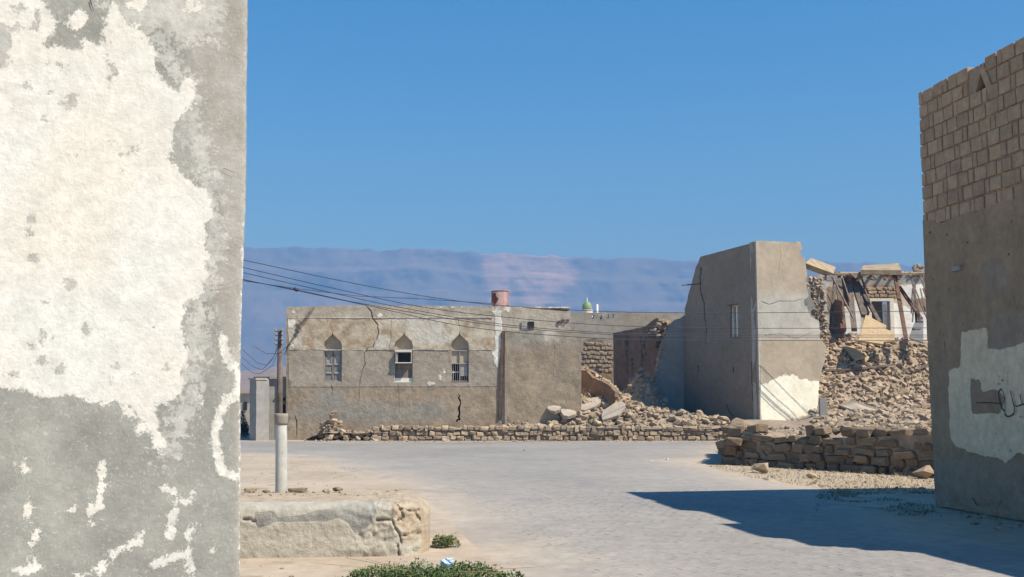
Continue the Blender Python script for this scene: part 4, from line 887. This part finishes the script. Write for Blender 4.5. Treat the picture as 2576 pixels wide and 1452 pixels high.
PB = [BP.uv(*p) for p in ((2318, 560), (2345, 552), (2370, 558), (2400, 548), (2440, 535), (2480, 522), (2520, 505), (2576, 492))]; PB += [(4.2, PB[-1][1] + .02), (6.6, PB[-1][1] - .1), (9, PB[-1][1] - .1)]
PBr = ragged([(u, v) for u, v in PB], .1, .06, False)
def zpl(u):
    for (a, b), (c_, d_) in zip(PB, PB[1:]):
        if a <= u <= c_: return b + (d_ - b) * (u - a) / (c_ - a)
    return PB[0][1]
tri = [BP.uv(*p) for p in ((2452, 232), (2464, 165), (2478, 224))]
core = [(.02, 0)] + [(.02, z0 - .03)] + [(u, z + zoff - .04) for u, z in PR[1:]] + [(9, 0)]
sheet('core_wall', BP, core, M['mortar'], rh, [tri], step=.3, thick=.28, d=-.03, uv=True, relief=.01, rscale=6)
pl = [(0, 0)] + [(0.0, PBr[0][1])] + PBr + [(9, 0)]
wl = {'paint': uvshapes([('poly', [(2417, 835), (2483, 824), (2486, 876), (2514, 879), (2548, 874), (2585, 855), (2660, 820), (2660, 1160), (2560, 1140), (2527, 1168), (2514, 1153), (2480, 1149), (2445, 1140), (2403, 1121), (2392, 1104), (2388, 1070), (2386.5, 931), (2416, 922)]),
        ('-poly', [(2441, 953), (2467, 955), (2469, 989), (2497, 980), (2516, 983), (2530, 1002), (2518, 1040), (2446, 1041)])], BP, BP.mpp(2450, 1000)),
      'greyish': uvshapes([('poly', [(2490, 790), (2700, 780), (2700, 900), (2490, 880)]), ('blob', 2500, 700, 60, 40), ('poly', [(2300, 1150), (2700, 1170), (2700, 1330), (2300, 1290)])], BP, BP.mpp(2450, 1000))}
bh = [ribbon([(2405, 1258), (2410, 1268), (2425, 1272), (2440, 1280)], 5, 3, 6, 4, seed=3), ribbon([(2446, 1250), (2452, 1265), (2475, 1278), (2490, 1290), (2520, 1296)], 4, 6, 6, 4, seed=5), ribbon([(2515, 1262), (2512, 1275), (2530, 1290)], 5, 3, 6, 4, seed=7), ribbon([(2376, 858), (2378, 885), (2383, 896)], 2, 1, 6, 2, seed=8), ribbon([(2550, 745), (2556, 770), (2562, 780)], 1.6, 1, 6, 2, seed=9), ribbon([(2385, 1262), (2392, 1262)], 3, 2, 4, 1, seed=2)]
bh += [[(x - 2.5, y - 2), (x + 2, y - 2.5), (x + 2.5, y + 2), (x - 1, y + 3)] for x, y in ((2434, 610), (2538, 640), (2382, 590), (2340, 585), (2333, 860))]
bh = [[BP.uv(*p) for p in h] for h in bh]
def erode(u, v): return -.05 * max(0, 1 - v / .35) * (0.6 + mn.noise((u * 4, v * 6, 0)))
sheet('plaster', BP, pl, M['right'], rh, bh, step=.055, thick=.028, uv=True, relief=.010, rscale=3, layers=wl, bulge=erode, back=False)
# courses of blocks
CH = .213; cz = z0 + 2 * CH; row = -2; rest = BM()
trl = BP.uv(2440, 236); trr = BP.uv(2487, 236)
while cz > 4.0:
    u = -.005; k = row % 3; zb = cz - CH
    while u < 6.7:
        l = (.285 if k % 3 else .125) * U(.92, 1.08); 
        if k % 3 and R() < .15: l *= .8
        k += 1; uc = u + l / 2; top = ztop(max(0, uc)); base = zpl(max(0, uc))
        if cz - .02 < top + CH * .4 and (zb + cz) / 2 > base - .02:
            cut = trl[0] - .015 < uc < trr[0] + .03 and zb > trl[1] - .11
            if not cut:
                g_ = .012; hh = CH * U(.84, .94); dz = U(-.004, .004); dd = U(-.008, .006)
                if uc < 4.2:
                    bm = BM(); pbox(bm, BP, max(u + g_, -.005), u + l - g_, zb + g_ + dz, zb + g_ + dz + hh, -.18, dd, .003)
                    bmesh.ops.bevel(bm, geom=bm.edges[:], offset=.008, segments=1, affect='EDGES'); c_ = BP.w(uc, zb, 0); obj('brick', bm, M['block'], rh, origin=c_)
                else: pbox(rest, BP, u + g_, u + l - g_, zb + g_ + dz, zb + g_ + dz + hh, -.18, dd, .003)
        u += l
    cz -= CH; row += 1
o = obj('bricks', rest, M['block'], rh); o['kind'] = 'stuff'
for (x0, y0), (x1, y1) in (((2446, 234), (2463, 166)), ((2487, 222), (2466, 168))):
    a, b = BP.uv(x0, y0), BP.uv(x1, y1); bm = BM(); bar(bm, BP.w(*a, -.06), BP.w(*b, -.06), .12, .11, .04, up=BP.n); bmesh.ops.bevel(bm, geom=bm.edges[:], offset=.008, segments=1, affect='EDGES'); obj('slanted_brick', bm, M['block'], rh)
bm = BM(); pbox(bm, BP, tri[0][0] - .1, tri[2][0] + .1, tri[0][1] - .05, tri[1][1], -.45, -.32); obj('recess_back', bm, M['mortar'], rh)
bm = BM(); a = BP.uv(2401, 684); b = BP.uv(2421, 667); pbox(bm, BP, a[0], b[0], a[1], b[1], -.02, .05, .005); obj('wooden_plug', bm, M['shade'], rh)
# the rest of the building
bm = BM(); bxt = Vector((1, .2, 0)).normalized()
def rbox(u0, u1, w0, w1, za, zb_):
    quadbox(bm, [BP.w(u, 0, -.31) + bxt * w_ * 1 + Vector((0, 0, z)) for z in (za, zb_) for u, w_ in ((u0, w0), (u1, w0), (u1, w1), (u0, w1))])
rbox(.03, .33, .0, 5, 0, z0 - .06); rbox(6.45, 6.75, 0, 5, 0, 5.7); rbox(.34, 6.44, 4.7, 5, 0, z0 - .3); rbox(.34, 6.44, 0.01, 4.69, z0 - 1.0, z0 - .8); rbox(8.7, 9, 0, 5, 0, 4.3)
obj('side_walls', bm, M['block'], rh)
# Arabic painted lettering on the patch: flat paint strokes
M['ink'] = mat('black_paint', (.045, .038, .033), bump=0)
def gx(x, y): return (2274.5 + x / 2.3378, 830.6 + y / 2.3378)
bm = BM()
for pts, w_ in (([(430, 428), (500, 427), (575, 431)], 2.2), ([(578, 345), (564, 360), (562, 385), (572, 425), (583, 462), (598, 478)], 3.4), ([(598, 478), (600, 430), (594, 385), (578, 345)], 2.2), ([(632, 358), (640, 395), (652, 440), (655, 480), (640, 500), (618, 508), (602, 500), (596, 485)], 3.6),
        ([(650, 440), (668, 447), (692, 440), (700, 432), (692, 402), (688, 378)], 3.0), ([(700, 432), (720, 440), (760, 436), (790, 420), (800, 380)], 3.2), ([(820, 350), (828, 400), (822, 440), (850, 445), (900, 440)], 3.2), ([(612, 320), (618, 240)], .9),
        ([(583, 290), (587, 300)], 4.5), ([(560, 312), (564, 320)], 4.0), ([(654, 377), (656, 383)], 3.2), ([(688, 505), (692, 512)], 4.5)):
    q = [BP.uv(*gx(x, y)) for x, y in pts]; m_ = BP.mpp(2500, 1000) * w_ * .62
    Q = []
    for i in range(len(q) - 1):
        for t_ in np.linspace(0, 1, 5)[:-1]:
            p0, p1, p2, p3 = q[max(i - 1, 0)], q[i], q[i + 1], q[min(i + 2, len(q) - 1)]
            Q.append(tuple(.5 * ((2 * p1[c]) + (-p0[c] + p2[c]) * t_ + (2 * p0[c] - 5 * p1[c] + 4 * p2[c] - p3[c]) * t_ ** 2 + (-p0[c] + 3 * p1[c] - 3 * p2[c] + p3[c]) * t_ ** 3) for c in (0, 1)))
    Q.append(q[-1]); A_ = []; B_ = []
    for i, p in enumerate(Q):
        a, b = Q[max(0, i - 1)], Q[min(len(Q) - 1, i + 1)]; dx, dy = b[0] - a[0], b[1] - a[1]; l = math.hypot(dx, dy) + 1e-9; ww = m_ * (.75 + .3 * mn.noise((i * .5, w_, 0)))
        A_.append(bm.verts.new(BP.w(p[0] - dy / l * ww, p[1] + dx / l * ww, .018))); B_.append(bm.verts.new(BP.w(p[0] + dy / l * ww, p[1] - dx / l * ww, .018)))
    for i in range(len(Q) - 1): bm.faces.new((A_[i], A_[i + 1], B_[i + 1], B_[i]))
o = obj('painted_lettering', bm, M['ink'], rh); o['label'] = 'black brushed Arabic lettering on the cream patch'
# ------------------------------------------------------------------ low ledge
M['ledge'] = mat('ledge_plaster', (.45, .40, .315), (.385, .34, .265), 1.6, bump=.9, bs=20, ms=7, mott=.2, bd=.02, layers=[
    dict(a='mud', c=(.44, .355, .25), c2=(.36, .285, .20), cs=5, amp=.15, ns=3, soft=.05), dict(a='grey', c=(.24, .225, .195), c2=(.27, .255, .22), cs=4, amp=.04, ns=5, soft=.008, h=-.2), dict(a='grey2', c=(.37, .35, .29), amp=.2, ns=3, soft=.1, f=.8)])
E0 = gnd(610, 1405); E1 = gnd(1085, 1398); EP = Plane(E0, (E1 - E0).to_2d()); lt = .54
led = thing('masonry_ledge', 'low cracked plastered ledge beside the near house, its right end rounded', 'ledge', EP.w(1, 0, 0))
ue = EP.uv(1085, 1390)[0]; ul = -2.6; topz = EP.uv(900, 1262)[1]
nx_, layersp = 430, []
pathp = []   # cross-section swept: front face bottom->top edge -> top back ; use a grid on (s along, q around)
prof = [(0, -.02), (.0, .06), (.005, .12), (.01, .18), (.012, .24), (.015, .30), (.02, .36), (.025, .42), (.04, .47), (.08, .51), (.15, .53), (.28, .54), (.45, .55), (.65, .55), (.85, .55), (1.05, .55), (1.25, .54), (1.45, .53), (1.60, .48), (1.66, .30), (1.68, -.02)]
fz = [0]; pr2 = []
for (a0, b0), (a1, b1) in zip(prof, prof[1:]):
    k_ = 3 if b1 > b0 and a0 < .1 else 2
    for q_ in range(k_): pr2.append((a0 + (a1 - a0) * q_ / k_, b0 + (b1 - b0) * q_ / k_))
prof = pr2 + [prof[-1]]
V = []; F = []; us_ = list(np.linspace(ul, ue - .001, nx_))
CR = [[(975, 1258), (998, 1272), (1015, 1300), (1000, 1310)], [(948, 1310), (985, 1308), (990, 1322), (1005, 1345), (1010, 1372)], [(1010, 1350), (1040, 1345), (1080, 1355)], [(1040, 1290), (1060, 1315), (1090, 1325)], [(1000, 1280), (1040, 1292), (1085, 1282)], [(1000, 1372), (1003, 1400)], [(610, 1306), (640, 1312)], [(1030, 1395), (1060, 1385), (1090, 1392)], [(1060, 1345), (1075, 1365), (1092, 1380)]]
CRu = [[EP.uv(*p) for p in c] for c in CR]
PT = []
for u in us_:
    e = max(0, (u - (ue - .42)) / .42); inset = .55 * (1 - math.sqrt(max(0, 1 - e * e))) ; zf = 1 - .22 * max(0, (u - (ue - .5)) / .5) ** 3
    for (dy, z) in prof:
        dm = 1.68 / 2; d_ = dy if dy < dm else dy; d2 = inset * (1 - d_ / dm * 1.0) if d_ < dm else -inset * (d_ / dm - 1); zz = z * topz / .55 * (zf if z > .3 else 1)
        PT.append((u, zz, -(d_ + d2)))
A = np.array([(p[0], p[1]) for p in PT]); cd_ = np.full(len(A), 9.)
for c in CRu: cd_ = np.minimum(cd_, dseg(A, c, False))
for i, (u, z, d_) in enumerate(PT):
    rr = sm(ue - 1.0, ue - .5, u); p = EP.w(u, z, d_)
    am = .006 + .02 * rr; nz = am * mn.noise((u * 5, z * 7, d_ * 5)) + am * .8 * mn.noise((u * 15, z * 22, d_ * 15)) + am * .4 * mn.noise((u * 40, z * 50, d_ * 40))
    crk = .05 * max(0, 1 - cd_[i] / .014) if d_ > -.3 else 0
    p += EP.n * (nz - crk if d_ > -.2 else 0) + Vector((0, 0, nz * .6 if z > .35 else 0)); V.append(tuple(p))
m_ = len(prof)
for i in range(nx_ - 1):
    for j in range(m_ - 1): a = i * m_ + j; F.append((a, a + m_, a + m_ + 1, a + 1))
F.append(tuple((nx_ - 1) * m_ + j for j in range(m_)))
me = bpy.data.meshes.new('body'); me.from_pydata(V, [], F); me.update()
S1 = sdf(A, [('poly', [(985, 1240), (1110, 1240), (1110, 1410), (1040, 1410), (1010, 1340), (990, 1290)])], EP.uv, EP.mpp(800, 1350))
S2 = sdf(A, [('poly', [(640, 1290), (680, 1285), (700, 1303), (760, 1298), (800, 1285), (850, 1278), (905, 1260), (940, 1268), (948, 1290), (935, 1310), (930, 1325), (890, 1345), (875, 1320), (850, 1308), (820, 1315), (780, 1312), (720, 1318), (690, 1316), (650, 1330), (638, 1310)])], EP.uv, EP.mpp(800, 1350))
S3 = sdf(A, [('poly', [(1000, 1370), (1060, 1365), (1080, 1395), (1000, 1400)]), ('poly', [(610, 1260), (900, 1255), (980, 1262), (960, 1280), (620, 1290)])], EP.uv, EP.mpp(800, 1350))
for nm, S in (('mud', S1), ('grey', S2), ('grey2', S3)):
    S = np.where(np.array([p[2] for p in PT]) < -.2, -9 if nm != 'mud' else .2, S); me.attributes.new(nm, 'FLOAT', 'POINT').data.foreach_set('value', S.astype(np.float32))
bmx = BM(); bmx.from_mesh(me); bmesh.ops.recalc_face_normals(bmx, faces=bmx.faces[:]); bmx.to_mesh(me); bmx.free()
obj('body', me, M['ledge'], led, smooth=True)
def ledtop(px, py): return gnd(px, py, topz + .0)
# white pipe standing at the back of the ledge
pp = ledtop(708, 1236); pr = 14.5 / FL * pp.y
M['pipe'] = mat('pipe_paint', (.56, .55, .50), (.47, .45, .40), 2, bump=.1, rough=.5, streak=((.36, .30, .22), 5, .5), spots=(9, .68, (.25, .17, .1), .7)); M['cap'] = mat('pipe_sleeve', (.34, .295, .24), (.28, .24, .19), 6, bump=.4)
t = thing('vent_pipe', 'thick white upright pipe with a brown sleeve standing at the back of the ledge', 'pipe', pp)
ph = 190 / FL * pp.y; lean = Vector((-.021, 0, 0))
bm = BM(); tube(bm, [pp - Vector((0, 0, .1)) - lean * -.1, pp + lean * .5 + Vector((0, 0, ph * .5)), pp + lean + Vector((0, 0, ph * .87))], pr, 24); obj('pipe', bm, M['pipe'], t, smooth=True).data.set_sharp_from_angle(angle=.9)
bm = BM(); c0 = pp + lean + Vector((0, 0, ph * .86)); n_ = 24
rg = [(pr * 1.06, 0), (pr * 1.14, .025), (pr * 1.15, .06), (pr * 1.17, .085), (pr * 1.2, .10), (pr * 1.17, .125), (pr * 1.08, .13), (pr * 1.03, .05)]
lathe(bm, c0, rg, n_); obj('sleeve', bm, M['cap'], t, smooth=True)
# loose stones on the ledge
for x, y, s, lab, kd in ((748, 1237, (.20, .12, .05), 'flat pale stone on the ledge just right of the white pipe', 'block'), (630, 1236, (.14, .09, .05), 'small pale stone on the ledge beside the near wall', 'block'), (668, 1239, (.12, .08, .04), 'brown chip of stone on the ledge just left of the white pipe', 'hull'), (822, 1238, (.13, .12, .06), 'left dark crumb of mortar on the middle of the ledge', 'hull'), (850, 1236, (.15, .12, .07), 'right dark crumb of mortar on the middle of the ledge', 'hull'), (1000, 1222, (.09, .07, .05), 'tiny cream stone near the rounded end of the ledge', 'hull')):
    p = ledtop(x, y) if y > 1225 else ledtop(x, 1236); o = rock(None, p + Vector((0, 0, s[2] * .35)), s, (0, 0, U(-.2, .2)), kd, 'stone', 'loose_stone'); tag(o, lab, 'rock')
# small pebbles: ledge top + ground litter
def pebbles(name, n, samp, smin, smax, lab):
    sp = []
    for i in range(n):
        p = samp(); s = smin + (smax - smin) * R() ** 3; sp.append(((p[0], p[1], p[2] + s * .15), (s * 1.2, s, s * .6)))
    o = rocks_joined(name, None, sp); o['label'] = lab; o['category'] = 'pebbles'; return o
pebbles('ledge_pebbles', 130, lambda: ledtop(U(600, 980), U(1234, 1249)), .008, .05, 'fine stone crumbs scattered over the top of the ledge')
def _v():
    p = gnd(U(1760, 2350), U(1165, 1245)); return p
def okv(): 
    while True:
        p = _v(); q = Vector((p.x, p.y))
        if (q - NA).dot(NN) < -.02 and not inside(np.array([[p.x, p.y]]), RO)[0]: return p
pebbles('verge_pebbles', 420, okv, .015, .10, 'small stones on the sandy verge below the near dry-stone wall')
pebbles('ground_pebbles', 260, lambda: gnd(U(600, 1350), U(1402, 1500)) if R() < .6 else gnd(U(600, 900), U(1140, 1225)), .008, .05, 'tiny stones on the sand around the ledge')
pebbles('roadside_pebbles', 420, lambda: gnd(U(760, 1850), U(1108, 1112)), .03, .14, 'small stones along the foot of the far roadside wall')
pebbles('wall_foot_debris', 260, lambda: Vector(tuple((BP.w(U(-.5, 8), 0, abs(random.gauss(0, .35)) + .03)))), .02, .12, 'clods and stones along the foot of the block-built house')
# ------------------------------------------------------------------ plants
def leafmat(name, a, b):
    m = mat(name, a, b, 6, bump=0, rough=.6, mott=.3, ms=30); return m
M['leaf'] = leafmat('leaf', (.065, .105, .03), (.11, .155, .05)); M['dry'] = leafmat('dry_grass', (.42, .33, .16), (.30, .23, .10)); M['darkleaf'] = leafmat('dull_leaf', (.05, .075, .03), (.09, .10, .05))
def leaves(bm, c, n, rad, h, ls, flat=.5):
    for i in range(n):
        a = U(0, 6.28); r = rad[0] * math.sqrt(R()); x, y = c[0] + r * math.cos(a), c[1] + rad[1] * math.sqrt(R()) * math.sin(a)
        k = max(0, 1 - ((x - c[0]) / rad[0]) ** 2 - ((y - c[1]) / rad[1]) ** 2); cl = .55 + .6 * (mn.noise((x * 5, y * 5, 0)) + .3)
        if mn.noise((x * 7, y * 7, 4)) * .9 + k * .75 < .16: continue
        z = c[2] + h * math.sqrt(k) * cl * R() ** .6; l = ls * U(.6, 1.4); d = Vector((U(-1, 1), U(-1, 1), U(-.2, 1))).normalized(); s = d.cross(Vector((U(-.4, .4), U(-.4, .4), 1))).normalized(); p = Vector((x, y, max(z, .005)))
        v = [bm.verts.new(q) for q in (p, p + d * l * .5 + s * l * .24, p + d * l, p + d * l * .5 - s * l * .24)]; bm.faces.new(v)
def blades(bm, samp, n, h, w_=.006, z=0):
    for i in range(n):
        p = Vector(samp()); p.z += z; a = U(0, 6.28); ln = h * U(.4, 1.2); tip = p + Vector((math.cos(a) * ln * .7, math.sin(a) * ln * .7, ln * U(.3, 1))); s = Vector((-math.sin(a), math.cos(a), 0)) * w_
        bm.faces.new([bm.verts.new(q) for q in (p - s, p + s, tip)])
def shrub(name, label, c, rad, h, n, ls, m_, stems=12):
    t = thing(name, label, 'plant', c); bm = BM(); leaves(bm, c, n, rad, h, ls); o = obj('foliage', bm, M[m_], t); o['kind'] = 'stuff'
    bm = BM()
    for i in range(stems):
        a = U(0, 6.28); e = Vector((rad[0] * math.cos(a) * U(.7, 1.35), rad[1] * math.sin(a) * U(.7, 1.35), h * U(.1, .9))); c_ = Vector(c); tube(bm, [c_, c_ + e * .5 + Vector((0, 0, h * .2)), c_ + e], [.006, .004, .002], 4)
    o = obj('stems', bm, M['dry'], t)
c = gnd(1080, 1466); shrub('ground_plant', 'wide low green plant mat in the foreground in front of the ledge', c, (.84, .36), .2, 10000, .03, 'leaf', 14)
c = gnd(1118, 1376); shrub('ground_plant', 'small green plant against the right end of the ledge', c, (.17, .16), .19, 1500, .026, 'leaf', 26)
c2 = gnd(1140, 1372); 
p = gnd(1126, 1464); p.z = .17; t_ = BM(); bmesh.ops.create_icosphere(t_, subdivisions=3, radius=.045)
for v in t_.verts: v.co = Vector((v.co.x * 1.25, v.co.y * .8, v.co.z * .75)) * (1 + .7 * mn.noise(v.co * 40)) + p
M['bag'] = mat('blue_plastic', (.35, .52, .68), (.55, .68, .78), 14, bump=.3, rough=.35); tag(obj('plastic_bag', t_, M['bag']), 'crumpled pale blue plastic bag caught in the foreground plant mat', 'bag')
bm = BM(); blades(bm, okv, 2600, .10, .006)
o = tag(obj('dry_grass', bm, M['dry']), 'dry yellow grass on the verge below the near stone wall', 'grass', kind='stuff')
def shs():
    p = gnd(2050 + 300 * R(), 1238 + 60 * R() ** 1.5 + 0); k = mn.noise((p.x * 1.3, p.y * 1.3, 2)); return p if k > .05 else shs()
bm = BM(); blades(bm, shs, 1500, .045, .006); o = tag(obj('low_weeds', bm, M['darkleaf']), 'dark low weeds in the shadow beside the block-built house', 'weeds', kind='stuff')
c = hit(1985, 1052, 30); shrub('dry_shrub', 'small grey-green shrub at the foot of the white painted tower wall', (c.x, c.y - .3, c.z), (.75, .35), .5, 700, .07, 'darkleaf', 40)
c = hit(1490, 1065, 41.8); shrub('dry_shrub', 'small weed on the rubble beside the central slabs', (c.x, c.y, c.z), (.25, .2), .3, 150, .07, 'darkleaf', 10)
g = gnd(1375, 1108); shrub('dry_shrub', 'low weed at the foot of the far roadside wall', (g.x, g.y - .1, 0), (.5, .12), .22, 260, .06, 'leaf', 10)
g = gnd(905, 1108); shrub('dry_shrub', 'yellow-green weeds at the left part of the far roadside wall', (g.x, g.y + .1, 0), (1.1, .2), .3, 500, .06, 'dry', 10)
g = at(607, 1000, 46); shrub('green_bush', 'dark green bush beside the grey pillar at the far left', (g.x, g.y, 0), (.35, .5), 1.2, 2600, .10, 'darkleaf', 10)
for i, (x, y, s, lab) in enumerate(((1317, 1132, .055, 'left scrap of white paper on the far road'), (1677, 1155, .05, 'right scrap of white paper on the road'), (1640, 1160, .03, 'tiny white scrap on the road beside the right-hand paper'))):
    g = gnd(x, y + 2); bm = BM(); bmesh.ops.create_grid(bm, x_segments=3, y_segments=3, size=s)
    for v in bm.verts: v.co = Vector((v.co.x, v.co.y, abs(mn.noise((v.co.x * 40 + i, v.co.y * 40, 0))) * s * 1.3)) + g + Vector((0, 0, .01))
    bmesh.ops.solidify(bm, geom=bm.faces[:], thickness=.002); tag(obj('paper_scrap', bm, M['white']), lab, 'litter')
# dry twig near the small plant
# ------------------------------------------------------------------ far left: annex, pillar, pole
AP = Plane((0, HP.o.y + .3), (1, 0))
ann = thing('annex_house', 'small pale flat-roofed house seen between the near wall and the arched-window house', 'house', AP.w(-10, 0, 0))
M['annex'] = mat('annex_plaster', (.40, .37, .32), (.34, .31, .26), .8, bump=.4, ms=3)
sheet('wall', AP, [(646, 1112)] + ragged([(646, 952), (680, 950), (735, 950)], 10, 1, False) + [(735, 1112)], M['annex'], ann, [[(703, 1075), (703, 1003), (718, 1003), (718, 1075)]], step=.4, thick=.3)
sub('roof_edge', ann, M['slab'], lambda b: pxbox(b, AP, 640, 948, 735, 953.5, -4, .12))
sub('door', ann, M['dark'], lambda b: pxbox(b, AP, 700, 1000, 722, 1078, -.9, -.7)); sub('door_lintel', ann, M['wood'], lambda b: pxbox(b, AP, 692, 1000, 720, 1003, .001, .06))
sub('paint_patch', ann, M['white'], lambda b: pxbox(b, AP, 705, 1008, 713, 1018, -.6, -.5))
for k in range(7): sub('louvre', ann, M['wood'], lambda b: pxbox(b, AP, 646, 1000 + k * 9, 656, 1002.5 + k * 9, .001, .16))
sub('lower_opening_shade', ann, M['dark'], lambda b: pxbox(b, AP, 645, 1058, 668, 1104, .001, .05))  # flat dark box on the wall, coloured as a shaded hole
for i in range(34): rock(ann, AP.w(*AP.uv(U(643, 674), U(1058, 1106)), U(.05, .4)), (U(.15, .3), .2, U(.12, .22)), mt='stone')
PPl = Plane(at(636, 1000, HP.o.y - .5), (1, -.9)); t = thing('stone_pillar', 'dark upright pillar at the corner of the small pale house', 'pillar', PPl.w(*[PPl.uv(636, 1000)[0], 0], 0))
sheet('shaft', PPl, ragged([(628, 1112), (628, 960), (630, 954), (640, 952), (645, 956), (644, 1112)], 9, 1.2), M['shade'], t, step=.3, thick=.6)
bm = BM(); pxbox(bm, PPl, 627, 951, 646, 956, -.5, .05); obj('cap', bm, M['slab'], t)
g = AP.w(AP.uv(600, 1050)[0], 0, .8); FA2 = Plane((0, HP.o.y + 14), (1, 0)); t = thing('distant_house', 'low pale distant house behind the dark pillar', 'house', FA2.w(-17, 0, 0)); bm = BM(); pxbox(bm, FA2, 560, 990, 640, 1098, -4, 0); obj('wall', bm, M['annex'], t); bm = BM(); pxbox(bm, FA2, 556, 985, 645, 990, -4.2, .2); obj('roof', bm, M['slab'], t); bm = BM(); pxbox(bm, FA2, 612, 1012, 622, 1032, .001, .05); obj('window', bm, M['dark'], t)
pg = gnd(703, 1107.5); t = thing('utility_pole', 'dark wooden utility pole in front of the left end of the arched-window house', 'pole', pg)
ptop = at(704.5, 829, pg.y); bm = BM(); tube(bm, [pg, pg * .5 + ptop * .5, ptop], [.14, .115, .085], 10); obj('shaft', bm, M['wood'], t, smooth=True)
for y in (835, 845, 857, 868):
    a = at(703, y, pg.y); bm = BM(); bar(bm, a + Vector((-.14, -.12, 0)), a + Vector((.14, -.12, 0)), .025); arm = obj('crossarm', bm, M['wire'], t)
    for s in (-1, 1): bm = BM(); lathe(bm, a + Vector((s * .13, -.13, .02)), [(.03, 0), (.045, .04), (.03, .07), (.04, .10), (.015, .12)], 8); obj('insulator', bm, M['cap'], arm)
# ------------------------------------------------------------------ overhead wires
WR = [([(560, 643), (620, 656), (850, 705), (1060, 744), (1240, 767), (1500, 783), (1720, 787), (1910, 787), (2320, 783), (2420, 781)], 'highest power line running from the near wall across the sky to the tower'),
      ([(560, 660), (620, 675), (850, 728), (1060, 772), (1240, 795), (1500, 817), (1720, 824), (1910, 826), (2320, 825), (2420, 824)], 'second power line from the top'),
      ([(560, 675), (620, 688), (850, 740), (1000, 772), (1240, 813), (1500, 836), (1720, 841), (1910, 843), (2320, 843), (2420, 843)], 'third power line from the top where they cross the tower'),
      ([(560, 690), (620, 706), (745, 729), (900, 762), (1240, 818), (1500, 840), (1720, 846), (1910, 848), (2320, 848), (2420, 848)], 'fourth power line from the top where they cross the tower'),
      ([(560, 692), (620, 705), (745, 731), (930, 770), (1180, 823), (1500, 851), (1720, 856), (1910, 857), (2320, 857), (2420, 857)], 'lowest power line where they cross the tower')]
def wy(px): return 36 + 7.1 * max(0, (px - 560) / 1340) ** 2.3 if px < 1900 else 43.1 + .3 * (px - 1900) / 500
for pts, lab in WR:
    P_ = []
    for i in range(len(pts) - 1):
        for t_ in np.linspace(0, 1, 7)[:-1]:
            p0, p1, p2, p3 = pts[max(i - 1, 0)], pts[i], pts[i + 1], pts[min(i + 2, len(pts) - 1)]; x = p1[0] + (p2[0] - p1[0]) * t_
            m1 = (p2[1] - p0[1]) / (p2[0] - p0[0]); m2 = (p3[1] - p1[1]) / (p3[0] - p1[0]); h_ = p2[0] - p1[0]
            y = (2 * t_ ** 3 - 3 * t_ ** 2 + 1) * p1[1] + (t_ ** 3 - 2 * t_ ** 2 + t_) * h_ * m1 + (-2 * t_ ** 3 + 3 * t_ ** 2) * p2[1] + (t_ ** 3 - t_ ** 2) * h_ * m2
            P_.append(at(x, y, wy(x)))
    bm = BM(); tube(bm, P_, .012, 5); tag(obj('power_line', bm, M['wire']), lab, 'cable', 'power lines crossing the view')
bm = BM(); tube(bm, [at(x, y, 36.1) for x, y in ((738, 728), (742, 727), (747, 730), (752, 729))], [.02, .07, .07, .02], 6); tag(obj('cable_joint', bm, M['wire']), 'small dark joint on the lowest cables against the mountains', 'cable joint')
for k, (pts, lab) in enumerate((([(560, 700), (620, 708), (760, 728), (900, 745), (1060, 752), (1240, 764)], 'faint thin cable just below the highest line'), ([(610, 880), (650, 915), (672, 918), (690, 895), (702, 858)], 'upper slack cable looping to the dark wooden pole'), ([(610, 900), (640, 925), (660, 930), (685, 905), (702, 868)], 'middle slack cable looping to the dark wooden pole'), ([(606, 915), (635, 938), (655, 940), (685, 920), (702, 878)], 'lowest slack cable looping to the dark wooden pole'), ([(640, 872), (670, 890), (700, 890), (722, 872), (740, 862)], 'thin pale cable sagging from the dark pole to the house'))):
    n_ = []; 
    for i in range(len(pts) - 1):
        for t_ in (0, .33, .66): n_.append((pts[i][0] + (pts[i + 1][0] - pts[i][0]) * t_, pts[i][1] + (pts[i + 1][1] - pts[i][1]) * t_))
    n_.append(pts[-1]); bm = BM(); tube(bm, [at(x, y, 38.5 if k == 0 else pg.y - .1) for x, y in n_], .009, 4); tag(obj('thin_cable', bm, M['wire']), lab, 'cable')
